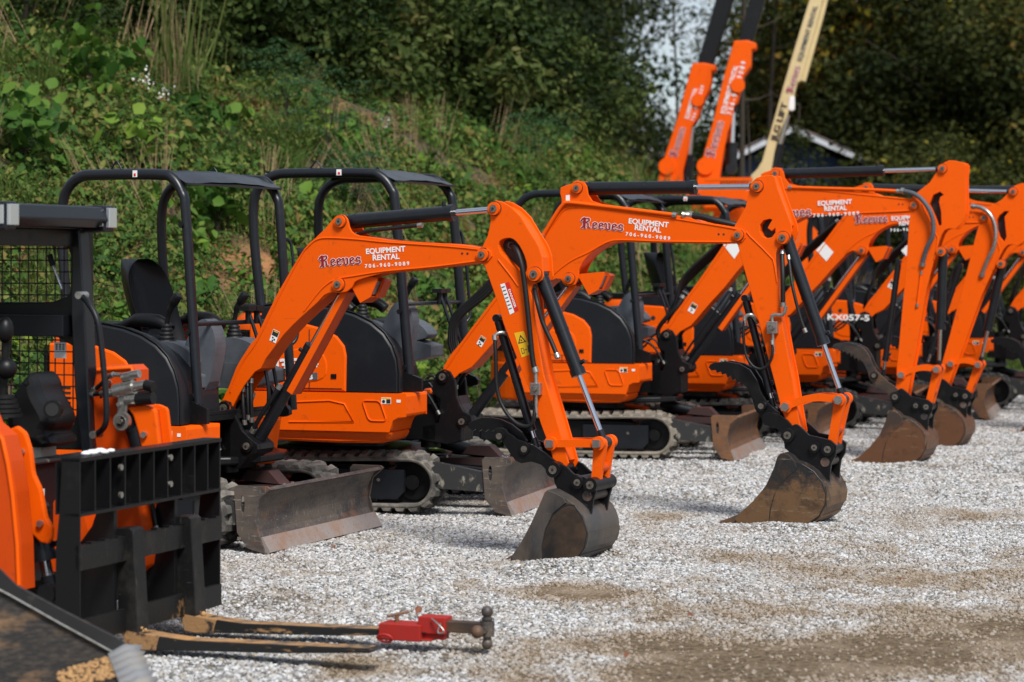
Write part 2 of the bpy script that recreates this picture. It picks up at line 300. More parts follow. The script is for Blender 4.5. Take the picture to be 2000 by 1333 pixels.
def blackletter(mb, p0, p1, h, y, red='maroon', edge='white', word='Reevves'):
    word = ['R', 'e', 'e', 'v', 'e', 's']; tw = sum(GL[c][0] for c in word)
    d = Vector((p1[0] - p0[0], p1[1] - p0[1])); Wd = d.length; d.normalize(); nn = Vector((-d.y, d.x)); sx = Wd / tw; sz = h / 1.6
    def q(x, z, yy): a = Vector(p0) + d * (x * sx) + nn * (z * sz); return (a.x, yy, a.y)
    for (pw, ph, mm, yy) in ((.17, .15, edge, y), (.115, .085, red, y - .0012)):
        off = 0
        for c in word:
            w, st = GL[c]
            for s_ in st:
                for a, b in zip(s_[:-1], s_[1:]):
                    pts = [(e[0] + off + ux, e[1] + uz) for e in (a, b) for ux, uz in ((-pw, -ph * .4), (-pw * .5, ph), (pw, ph * .4), (pw * .5, -ph))]
                    hull = sorted(set(pts)); lo = []; up = []
                    cr = lambda o, a_, b_: (a_[0] - o[0]) * (b_[1] - o[1]) - (a_[1] - o[1]) * (b_[0] - o[0])
                    for p in hull:
                        while len(lo) > 1 and cr(lo[-2], lo[-1], p) <= 0: lo.pop()
                        lo.append(p)
                    for p in hull[::-1]:
                        while len(up) > 1 and cr(up[-2], up[-1], p) <= 0: up.pop()
                        up.append(p)
                    hp = lo[:-1] + up[:-1]
                    yy -= .00002
                    mb.add([q(x, z, yy) for x, z in hp], [list(range(len(hp)))], mm)
            off += w

# ---------------------------------------------------------------- excavator: meshes shared by all machines
SH = {}
def shared(name, fn):
    if name not in SH: mb = MB(); fn(mb); SH[name] = mb.mesh(name)
    return SH[name]
def part(name, me, parent, fr=None, bev=0.):
    o = bpy.data.objects.new(name, me); link(o, parent)
    if fr is not None: place(o, fr, parent)
    if bev: bevel(o, bev)
    return o
def arc(cx, cy, r, a0, a1, n): return [(cx + r * math.cos(R(a0 + (a1 - a0) * i / n)), cy + r * math.sin(R(a0 + (a1 - a0) * i / n))) for i in range(n + 1)]

def m_skirt(mb):
    prof = [(1.0, .665), (.985, .835), (-.1, .835), (-.1, .50), (.55, .485), (.80, .495), (.865, .53), (.895, .62), (.93, .66)]
    prof = [(1.01, .835), (-.12, .835), (-.12, .50), (.5, .49), (.80, .495), (.865, .52), (.895, .60), (.915, .655), (.95, .675), (1.01, .68)]
    k_ = .575; up = [q for q in prof if q[1] > k_]; xr = .888
    mb.prism([(1.01, .835), (-.12, .835), (-.12, k_), (xr, k_), (.895, .60), (.915, .655), (.95, .675), (1.01, .68)], -.775, -.40, 'orange')
    lo = [(-.12, k_), (xr, k_), (.865, .52), (.80, .495), (.5, .49), (-.12, .50)]
    V = [(x, -.775 if z > .55 else -.725, z) for x, z in lo] + [(x, -.40, z) for x, z in lo]; n = len(lo)
    mb.add(V, [(0, 5, 4, 3, 2, 1)] + [(i, (i + 1) % n, (i + 1) % n + n, i + n) for i in range(n)], 'orange')
    mb.plan(arc(.2, 0, .80, 112, 248, 28), .50, .835, 'orange')
    mb.prism([(.72, .8), (-.1, .8), (-.1, .5), (.66, .5)], .40, .74, 'orange')
def m_skirt_detail(mb):      # pressed ribs and warning plates on the skirt
    mb.tube([(x, -.777, z) for x, z in (lambda c: c + c[:1])(chaikin([(.69, .785), (.82, .785), (.87, .65), (.74, .65)], 2, .12))], .006, 'orange', 6)
    mb.tube([(.1, -.776, .76), (.45, -.776, .78), (.56, -.776, .76), (.63, -.776, .64), (.15, -.776, .63)], .006, 'orange', 6)
def m_warn(mb):
    y = -.7765
    mb.box((.83, y - .001, .765), (.90, y, .808), 'white'); mb.box((.866, y - .0015, .768), (.897, y - .001, .796), 'ink'); mb.box((.833, y - .0015, .797), (.897, y - .001, .806), 'yellow')
    mb.cyl((.847, y - .001, .781), (.847, y - .0016, .781), .012, 'ink', 12)
def m_tag(mb): mb.box((.94, -.7775, .775), (.97, -.7765, .795), 'white')
def m_side(mb):
    p = [(.565, .842), (.57, 1.08), (.555, 1.15), (.50, 1.215), (.40, 1.265), (.25, 1.30), (.0, 1.315), (-.15, 1.31), (-.15, .842)]
    me = plate_mesh(p, [], .05, .012); mb.merge(me, lambda v: (v.x, -.745 - v.z, v.y), 'orange'); bpy.data.meshes.remove(me)
    q = chaikin([(.10, .90), (.10, 1.12), (.36, 1.14), (.44, 1.05), (.42, .90)], 2)
    me = plate_mesh(q, [], .02, .009); mb.merge(me, lambda v: (v.x, -.765 - v.z, v.y), 'orange'); bpy.data.meshes.remove(me)
    mb.cyl((.17, -.76, 1.19), (.17, -.772, 1.19), .022, 'ink', 16)
def m_hood(mb):
    edge = [(.945, .842), (.945, .98), (.935, 1.07), (.90, 1.16), (.84, 1.245), (.75, 1.315), (.63, 1.37), (.48, 1.41), (.30, 1.435), (.1, 1.44), (-.05, 1.42)]
    # cross-section sweeps from the near side up and over: rounded shoulder
    rows = []
    for k, (ins, y) in enumerate([(.0, -.745), (.002, -.70), (.012, -.655), (.03, -.61), (.06, -.57), (.10, -.545)]):
        rows.append([(x - ins * (.9 if x > .8 else .3), y, z - (0 if z < .9 else ins * .6)) for x, z in edge])
    vs = [(x, -.757, z if z < .9 else z - .02) for x, z in [(a - .015, b) for a, b in edge]]
    allr = [vs] + rows
    V = [v for r in allr for v in r]; n = len(edge); Fc = []
    for i in range(len(allr) - 1):
        for j in range(n - 1): Fc.append((i * n + j, i * n + j + 1, (i + 1) * n + j + 1, (i + 1) * n + j))
    mb.add(V, Fc, 'slate', True)
    poly = [(x - .015, z if z < .9 else z - .02) for x, z in edge] + [(-.05, .842)]
    mb.prism(poly, -.757, -.70, 'slate')
    mb.prism([(x - .07, z - (0 if z < .9 else .07)) for x, z in edge] + [(-.05, .842)], -.70, -.22, 'slate')
    mb.tube([(x + .001, -.75, z + .002) for x, z in edge], .006, 'plastic', 6)
def m_trim(mb):
    mb.tube([(.30, -.772, .85), (.30, -.772, 1.26)], .003, 'ink', 4); mb.tube([(-.14, -.772, 1.02), (.30, -.772, 1.02)][:0] or [(-.1, -.772, .862), (.54, -.772, .862)], .0025, 'ink', 4)
    for k in range(5): mb.box((-.08, -.7735, .92 + k * .03), (.04, -.771, .932 + k * .03), 'ink')
    mb.box((.46, -.776, .93), (.50, -.771, .96), 'plastic')
def m_engine(mb):
    pr = [(-.60, .83), (-.615, 1.0), (-.59, 1.22), (-.53, 1.34), (-.42, 1.385), (-.1, 1.40), (.0, 1.38), (.0, .83)]
    pl = arc(.2, 0, .785, 106, 254, 30)
    # rounded shell: plan arc swept in height with the top drawn in
    zs = [(.838, 1.), (1.1, .995), (1.24, .975), (1.32, .94), (1.37, .88), (1.385, .80)]
    V = []; n = len(pl)
    for z, k in zs: V += [(.2 + (x - .2) * k, y * k, z) for x, y in pl]
    Fc = [(i * n + j + 1, i * n + j, (i + 1) * n + j, (i + 1) * n + j + 1) for i in range(len(zs) - 1) for j in range(n - 1)]
    mb.add(V, Fc, 'orange', True); mb.add(V[-n:], [list(range(n - 1, -1, -1))], 'slate')
    mb.plan([(x, y) for x, y in arc(.2, 0, .70, 106, 254, 20)], 1.37, 1.42, 'slate')
def m_grille(mb):
    for k in range(16):
        a = R(197 + k * 2.6); b = R(199.4 + k * 2.6)
        pass
    pl = arc(.2, 0, .792, 215, 247, 8)
    zs = (.93, 1.25); n = len(pl)
    V = [(x, y, z) for z in zs for x, y in pl]
    mb.add(V, [(j, j + 1, n + j + 1, n + j) for j in range(n - 1)], 'ink')
    for i in range(9):
        z = .945 + i * .036
        mb.tube([(.2 + (x - .2) * 1.006, y * 1.006, z) for x, y in pl], .004, 'plastic', 4)
    for x, y in arc(.2, 0, .797, 215, 247, 14): mb.tube([(x, y, .93), (x, y, 1.25)], .0035, 'plastic', 4)
def m_seat(mb):
    # shell: rounded back swept as a loft of outlines, leaning back a little
    prof = [(0, .22), (.18, .245), (.34, .235), (.46, .19), (.52, .13), (.55, .06)]
    rows = []
    for t in [math.sin(i / 14 * math.pi / 2) for i in range(15)]:
        h = t * .55; w = (.225 + .02 * math.sin(t * 3.1)) * (1 if t < .6 else math.sqrt(max(.0, 1 - .93 * ((t - .6) / .4) ** 2.6)))
        x0 = -.04 - .13 * t + .05 * (1 - t) ** 2
        row = []
        for k in range(17):
            a = -1 + 2 * k / 16; y = a * w; bulge = .075 * abs(a) ** 2.4 - .02 * math.cos(a * 3)
            ribs = -.008 * math.cos(a * 22) * max(0, 1 - abs(a) * 1.7) * (1 if .1 < t < .75 else 0)
            row.append((x0 + bulge + .03 + ribs, y, 1.27 + h))
        rows.append(row)
    back = [[(x - .06 + .045 * abs(-1 + 2 * k / 16) ** 2, y * .98, z) for k, (x, y, z) in enumerate(r)] for r in rows]
    n = 17; V = [v for r in rows for v in r] + [v for r in back for v in r]; o = n * 15; Fc = []
    for i in range(14):
        for j in range(n - 1):
            Fc.append((i * n + j, i * n + j + 1, (i + 1) * n + j + 1, (i + 1) * n + j)); Fc.append((o + i * n + j, o + (i + 1) * n + j, o + (i + 1) * n + j + 1, o + i * n + j + 1))
        Fc.append((i * n, (i + 1) * n, o + (i + 1) * n, o + i * n)); Fc.append((i * n + 16, o + i * n + 16, o + (i + 1) * n + 16, (i + 1) * n + 16))
    for j in range(n - 1): Fc.append((14 * n + j, 14 * n + j + 1, o + 14 * n + j + 1, o + 14 * n + j))
    mb.add(V, Fc, 'plastic', True)
    mb.plan(chaikin([(-.02, -.25), (.40, -.24), (.46, -.15), (.46, .15), (.40, .24), (-.02, .25)], 2), 1.20, 1.30, 'plastic')
    mb.box((.0, -.2, .95), (.38, .2, 1.2), 'plastic')
def m_armrest(mb):
    mb.tube(spline([(-.02, 0, 1.40), (.10, 0, 1.44), (.26, 0, 1.43), (.34, 0, 1.38)], 4), [.03] * 4 + [.045] * 5 + [.04] * 4, 'plastic', 10)
def m_console(mb):
    mb.prism(chaikin([(.02, 1.15), (.06, 1.30), (.36, 1.33), (.52, 1.27), (.60, 1.15)], 2), -.10, .10, 'grey')
    mb.prism(chaikin([(.0, 1.0), (.0, 1.16), (.6, 1.16), (.6, 1.0)], 1), -.12, .12, 'grey')
def m_panel(mb):        # upright grey side console by the step
    mb.prism(chaikin([(-.02, .98), (.02, 1.22), (.10, 1.40), (.17, 1.46), (.22, 1.45), (.27, 1.36), (.27, 1.24), (.20, .98)], 2), -.06, .06, 'grey')
def m_lever(mb):
    for i in range(6): mb.tube([(0, 0, 1.28 + i * .024), (0, 0, 1.292 + i * .024), (0, 0, 1.304 + i * .024)], [.062 - i * .007, .068 - i * .007, .055 - i * .007], 'hose', 12)
    mb.tube(spline([(0, 0, 1.42), (.02, 0, 1.50), (.05, 0, 1.55), (.085, 0, 1.60)], 4), [.016] * 4 + [.022] * 4 + [.03] * 4 + [.024], 'plastic', 10)
def m_travel(mb):
    mb.tube(spline([(.16, 0, .90), (.16, 0, 1.05), (.10, 0, 1.28), (.02, 0, 1.50)], 5), .012, 'tube', 8)
    mb.box((-.02, -.045, 1.50), (.05, .045, 1.53), 'plastic'); mb.tube([(.02, 0, 1.42), (.02, 0, 1.5)], .02, 'plastic')
def m_floor(mb):
    mb.box((-.05, -.5, .84), (.92, .34, .875), 'black')
    mb.prism(chaikin([(.98, .84), (.98, 1.08), (1.02, 1.0), (1.08, .93), (1.16, .90), (1.16, .84)], 1), .20, .24, 'black')
    mb.prism([(.78, .84), (.78, 1.2), (.84, 1.1), (.9, .98), (1.05, .93), (1.05, .84)], -.60, -.57, 'black')
    mb.box((.90, -.5, .875), (.92, .34, .90), 'black')
def hoop(mb, y, x0, x1, zb0, zb1):
    P = [(x0 + .10, y, zb0), (x0 + .03, y, zb0 + .10), (x0 - .0, y, zb0 + .3), (x0 - .03, y, 1.9), (x0 - .03, y, 2.13), (x0 + .02, y, 2.25), (x0 + .13, y, 2.318), (x0 + .3, y, 2.33),
         (x1 - .32, y, 2.325), (x1 - .20, y, 2.30), (x1 - .12, y, 2.21), (x1 - .09, y, 2.08), (x1 - .02, y, 1.3), (x1 + .02, y, zb1)]
    mb.tube(spline(P, 5), .034, 'tube', 12)
def m_canopy(mb):
    hoop(mb, -.55, -.19, .93, 1.30, .86); hoop(mb, .55, -.19, .93, 1.30, .86)
    mb.tube([(.90, -.55, 1.43), (.90, .55, 1.43)], .014, 'tube'); 
    for y in (-.585, .585):
        for x, z in ((.83, 2.02), (.885, 1.38), (.92, 1.0)): mb.cyl((x, y - .015, z), (x, y + .015, z), .018, 'plastic', 8)
    for y in (-.55, .55):
        mb.tube(spline([(.2, y, 2.355), (.24, y, 2.40), (.26, y, 2.405), (.30, y, 2.355)], 4), .006, 'tube', 6)
    mb.box((.42, -.589, 2.31), (.455, -.583, 2.35), 'white'); mb.box((.43, -.5905, 2.315), (.447, -.589, 2.332), 'redpaint')
    mb.tube(spline([(.85, .59, 1.95), (.87, .64, 1.92), (.90, .64, 1.75), (.93, .64, 1.45), (.94, .62, 1.32), (.91, .58, 1.27)], 5), .012, 'tube', 8)
def m_roof(mb):
    V = []; nx, ny = 15, 13
    for i in range(nx):
        for j in range(ny):
            u = i / (nx - 1); v = -1 + 2 * j / (ny - 1)
            x = -.12 + u * .97; z = 2.338 + .022 * math.cos(v * 1.5) - (.10 * max(0, u - .80) ** 1.3 * 6) + (.003 if j % 3 == 0 else 0)
            V.append((x, v * .555, z))
    Fc = [(i * ny + j, i * ny + j + 1, (i + 1) * ny + j + 1, (i + 1) * ny + j) for i in range(nx - 1) for j in range(ny - 1)]
    mb.add(V, Fc, 'tube', True); V2 = [(x, y, z - .010) for x, y, z in V]
    mb.add(V2, [f[::-1] for f in Fc], 'tube', True)
    rim = [i for i in range(ny)]
    for a, b in ((0, ny - 1), ((nx - 1) * ny, nx * ny - 1)):
        mb.box((V[a][0] - .01, -.555, min(V[a][2], V[b][2]) - .008), (V[a][0] + .005, .555, V[a][2] + .004), 'tube')
# undercarriage
TR = .205
def stad(n=14, r=TR, xf=.85, xr=-.85, zc=.215):
    P = [(xf + r * math.sin(math.pi * i / n), zc + r * math.cos(math.pi * i / n)) for i in range(n + 1)]
    P += [(xr - r * math.sin(math.pi * i / n), zc - r * math.cos(math.pi * i / n)) for i in range(n + 1)]
    return P
def resample(P, step):
    P = P + [P[0]]; out = []; acc = 0.; 
    L_ = sum(math.dist(a, b) for a, b in zip(P[:-1], P[1:])); n = int(L_ / step); st = L_ / n; d = 0.
    nxt = 0.
    for a, b in zip(P[:-1], P[1:]):
        l = math.dist(a, b)
        while nxt < d + l - 1e-9 and len(out) < n:
            t = (nxt - d) / l; out.append((a[0] + (b[0] - a[0]) * t, a[1] + (b[1] - a[1]) * t)); nxt += st
        d += l
    return out
def mk_track(matn):
    def f(mb):
        W2 = .15; outer = resample(stad(r=TR - .03), .02); n = len(outer)
        inner = [(x, z) for x, z in resample(stad(r=TR - .065), .02)][:n]
        inner = []
        for i in range(n):
            a, b = outer[i - 1], outer[(i + 1) % n]; d = math.dist(a, b); nx, nz = -(b[1] - a[1]) / d, (b[0] - a[0]) / d; inner.append((outer[i][0] - nx * .03, outer[i][1] - nz * .03))
        sag = lambda x, z: z - (.014 * math.cos(x * 2.2) ** 2 if z > .3 else 0)
        V = [(x, y, sag(x, z)) for y in (-W2, W2) for x, z in outer] + [(x, y, sag(x, z)) for y in (-W2, W2) for x, z in inner]
        Fc = []
        for i in range(n):
            j = (i + 1) % n
            Fc += [(i, j, n + j, n + i), (2 * n + i, 3 * n + i, 3 * n + j, 2 * n + j), (i, 2 * n + i, 2 * n + j, j), (n + i, n + j, 3 * n + j, 3 * n + i)]
        mb.add(V, Fc, matn, True)
        pts = resample(stad(r=TR - .03), .0475); k = len(pts)
        for i in range(k):
            a, b = pts[i - 1], pts[(i + 1) % k]; d = math.dist(a, b); tx, tz = (b[0] - a[0]) / d, (b[1] - a[1]) / d; nx, nz = -tz, tx
            if nz * (pts[i][1] - .215) + nx * (pts[i][0] - (.85 if pts[i][0] > .85 else -.85 if pts[i][0] < -.85 else pts[i][0])) < 0: nx, nz = -nx, -nz
            y0, y1, y2 = ((-.152, -.10, .035) if i % 2 else (.152, .10, -.035))
            def sec(y, w, h, sh):
                return [(pts[i][0] + tx * (sh + e * w) + nx * g, y, sag(*pts[i]) + tz * (sh + e * w) + nz * g) for e, g in ((-1, -.004), (-.62, h), (.62, h), (1, -.004))]
            q = sec(y0, .036, .018, .0) + sec(y1, .034, .032, .0) + sec(y2, .022, .030, .018)
            s_ = 1 if i % 2 else -1
            fc = [(0, 1, 2, 3), (8, 11, 10, 9)] + [(a0 + e, b0 + e, b0 + e + 1, a0 + e + 1) for a0, b0 in ((0, 4), (4, 8)) for e in range(3)]
            if s_ < 0: fc = [f_[::-1] for f_ in fc]
            mb.add(q, fc, matn)
    return f
def m_tframe(mb):
    mb.prism(chaikin([(.62, .10), (.70, .14), (.70, .30), (.60, .33), (-.60, .33), (-.72, .28), (-.72, .12)], 1), -.09, .09, 'black')
    mb.prism([(.22, .10), (.22, .30), (.80, .30), (.80, .15), (.75, .10)], -.135, -.09, 'slate')
    mb.cyl((.62, -.13, .23), (.62, -.14, .23), .012, 'pin')
    mb.box((-.5, -.11, .08), (.6, .11, .125), 'mudplate')
def m_idler(mb):
    mb.cyl((0, -.05, 0), (0, .05, 0), .165, 'black', 32); mb.cyl((0, -.065, 0), (0, .065, 0), .12, 'black', 28); mb.cyl((0, -.10, 0), (0, .10, 0), .05, 'black', 16)
def m_roller(mb):
    mb.cyl((0, -.10, 0), (0, .10, 0), .055, 'steel_worn', 18); mb.cyl((0, -.12, 0), (0, .12, 0), .03, 'black', 12)
def m_chassis(mb):
    mb.prism(chaikin([(-.55, .26), (-.5, .42), (.5, .42), (.62, .30), (.62, .22), (-.55, .22)], 1), -.5, .5, 'black')
    mb.cyl((.05, 0, .40), (.05, 0, .55), .36, 'black', 40); mb.cyl((.05, 0, .455), (.05, 0, .50), .42, 'ink', 40)
    mb.plan(chaikin([(-.55, -.4), (.9, -.6), (.95, .55), (-.5, .5)], 2), .475, .525, 'black')
def m_blade(mb):
    # section (x, z): concave face towards +x
    face = [(.075, .375), (.035, .36), (.01, .325), (-.012, .27), (-.02, .20), (-.012, .13), (.012, .085)]
    bk = [(x - .016, z) for x, z in face[1:]]
    sec = face + bk[::-1] + [(.06, .392)]
    mb.prism(sec, -.79, .79, 'blade')
    mb.prism([(.012, .095), (.03, .10), (.085, .012), (.066, .0), (.0, .08)], -.79, .79, 'steel_bright')
    end = [(.09, .385), (.07, .40), (-.13, .40), (-.15, .38), (-.13, .12), (-.06, .03), (.06, .0), (.02, .1), (-.01, .2), (.015, .32), (.08, .375)]
    slot = chaikin([(-.105, .24), (-.105, .34), (-.08, .34), (-.08, .24)], 2)
    for y in (-.796, .796): plate(mb, end, y, .014, 'blade_end', [slot], .002)
    mb.box((-.10, -.70, .15), (-.02, .70, .25), 'black')
def m_barm(mb):
    for y in (-.33, .33): mb.prism(chaikin([(-.95, .24), (-.95, .34), (-.1, .27), (-.03, .17), (-.03, .12), (-.2, .15)], 1), y - .05, y + .05, 'black')
    mb.prism(chaikin([(-.75, .30), (-.70, .335), (-.08, .335), (-.03, .30), (-.05, .27)], 1), -.12, .12, 'brown_plate')
    mb.prism([(-.5, .18), (-.5, .36), (-.06, .28), (-.06, .16)], -.79, -.72, 'mudplate')
    for x in (-.62, -.2): 
        for y in (-.06, .06): mb.cyl((x, y, .33), (x, y, .346), .014, 'zinc', 8)
def m_bcyl(mb):
    mb.cyl((-.75, 0, .45), (-.35, 0, .36), .045, 'cyl'); mb.cyl((-.36, 0, .365), (-.14, 0, .30), .022, 'chrome')
    mb.prism([(-.5, .36), (-.45, .42), (-.3, .42), (-.22, .34)], -.07, .07, 'brown_plate')

def undercarriage(root, U, bladex, trk='rubber', blade='steel_worn', far=True):
    MT['blade'] = MT[blade]; MT['blade_end'] = MT['steel_worn' if blade != 'steel_rust' else 'steel_rust']
    part('chassis', shared('chassis', m_chassis), root, U, .012)
    for y in (-.68, .68):
        fr = Frame(*U.world(0, y, 0).xy, math.degrees(U.t), U.oz)
        t = part('track', shared('track_' + trk, mk_track(trk)), root, fr)
        part('track_frame', shared('track_frame', m_tframe), t)
        for nm, x in (('idler', .85), ('sprocket', -.85)):
            o = part(nm, shared('idler', m_idler), t); o.location = (x, 0, .215)
        for x in (-.4, 0, .4):
            o = part('roller', shared('roller', m_roller), t); o.location = (x, 0, .105)
    fr = Frame(*U.world(bladex, 0, 0).xy, math.degrees(U.t), U.oz)
    mb = MB(); m_blade(mb); b = mb.build('dozer_blade', root, fr)
    part('blade_arm', shared('blade_arm', m_barm), b, None, .006)
    part('blade_cylinder', shared('blade_cylinder', m_bcyl), b)
def upper(root, O, canopy=True, sx=1.):
    def p(nm, fn, at=None, bev=0., parent=root):
        if parent is root and sx != 1.:
            at2 = (.93 + ((at[0] if at else 0) - .93) * sx, at[1] if at else 0)
            fr = Frame(*O.world(*at2, 0).xy, math.degrees(O.t), O.oz); o = part(nm, shared(fn.__name__, fn), root, fr, bev)
            if not at: o.scale = (sx, 1, 1)
            return o
        fr = O if at is None else Frame(*O.world(at[0], at[1], 0).xy, math.degrees(O.t), O.oz)
        if parent is root: return part(nm, shared(fn.__name__, fn), root, fr, bev)
        o = part(nm, shared(fn.__name__, fn), parent, None, bev)
        if at: o.location = (at[0], at[1], 0)
        return o
    sk = p('body_skirt', m_skirt, bev=.02); p('pressed_rib', m_skirt_detail, parent=sk); p('warning_decal', m_warn, parent=sk); p('side_reflector', m_tag, parent=sk)
    sd = p('side_panel', m_side); p('panel_trim', m_trim, parent=sd); p('fender_cover', m_hood)
    e = p('engine_hood', m_engine); p('vent_grille', m_grille, parent=e)
    p('floor_deck', m_floor, bev=.004)
    if canopy:
        c = p('canopy_frame', m_canopy); p('roof', m_roof, parent=c)
    s_ = p('seat', m_seat, (.03, .10), .01)
    for y in (-.30, .30): p('armrest', m_armrest, (0, y), parent=s_)
    p('side_console', m_console, (.15, -.32), .01); p('side_console', m_console, (.15, .46), .01)
    p('upright_console', m_panel, (.62, -.30), .012)
    p('control_lever', m_lever, (.50, -.32)); p('control_lever', m_lever, (.50, .46))
    for y in (.02, .12): p('travel_lever', m_travel, (.92, y))
    return sk, sd

def simil(a0, a1, b0, b1, keep=None):
    """the move (turn, scale) that takes a0 -> b0 and a1 -> b1"""
    A = complex(a1[0] - a0[0], a1[1] - a0[1]); B = complex(b1[0] - b0[0], b1[1] - b0[1]); k = B / A
    if keep: k = k / abs(k) * keep
    return lambda p: (lambda z: (z.real, z.imag))(complex(*b0) + k * (complex(p[0], p[1]) - complex(*a0)))
def ram(root, fr, a, b, y, r, name, frac=.55, rr=.5, pts=None, nut_=True):
    """hydraulic ram: barrel at end a, chrome rod reaching b (points in x, z)"""
    va, vb = Vector((a[0], y, a[1])), Vector((b[0], y, b[1])); d = vb - va; m = va + d * frac
    mb = MB(); u = d.normalized()
    mb.cyl(va + u * .02, m, r, 'cyl', 20); mb.cyl(m - u * .035, m + u * .004, r * 1.13, 'cyl', 20); mb.cyl(va + u * .05, va + u * .065, r * 1.04, 'cyl', 20); mb.cyl(va + d * frac * .55, va + d * frac * .57, r * 1.05, 'cyl', 20)
    mb.cyl((a[0], y - r * 1.0, a[1]), (a[0], y + r * 1.0, a[1]), r * .9, 'cyl', 16)
    n = u.cross(Vector((0, 1, 0))); mb.cyl(m - u * .06, m - u * .06 + n * (r * 1.6), .013, 'cyl', 8)
    o = mb.build(name, root, fr)
    mb = MB(); mb.cyl(m, vb - u * .03, r * rr, 'chrome', 16); q = mb.build('piston_rod', o)
    mb = MB(); mb.cyl(vb - u * .075, vb - u * .02, r * rr * 1.25, 'cyl', 14); mb.cyl((b[0], y - r * .9, b[1]), (b[0], y + r * .9, b[1]), r * .85, 'cyl', 16); mb.build('rod_eye', o)
    return o
def hose(root, fr, P, r=.009, m='hose', name='hydraulic_hose', n=5, parent=None):
    mb = MB(); Q = spline(P, n); mb.tube(Q, r, m, 8)
    for a, b in ((Q[0], Q[1]), (Q[-1], Q[-2])):
        u = (b - a).normalized(); mb.cyl(a, a + u * .03, r * 1.35, 'zinc', 8)
    return mb.build(name, parent or root, None if parent else fr)

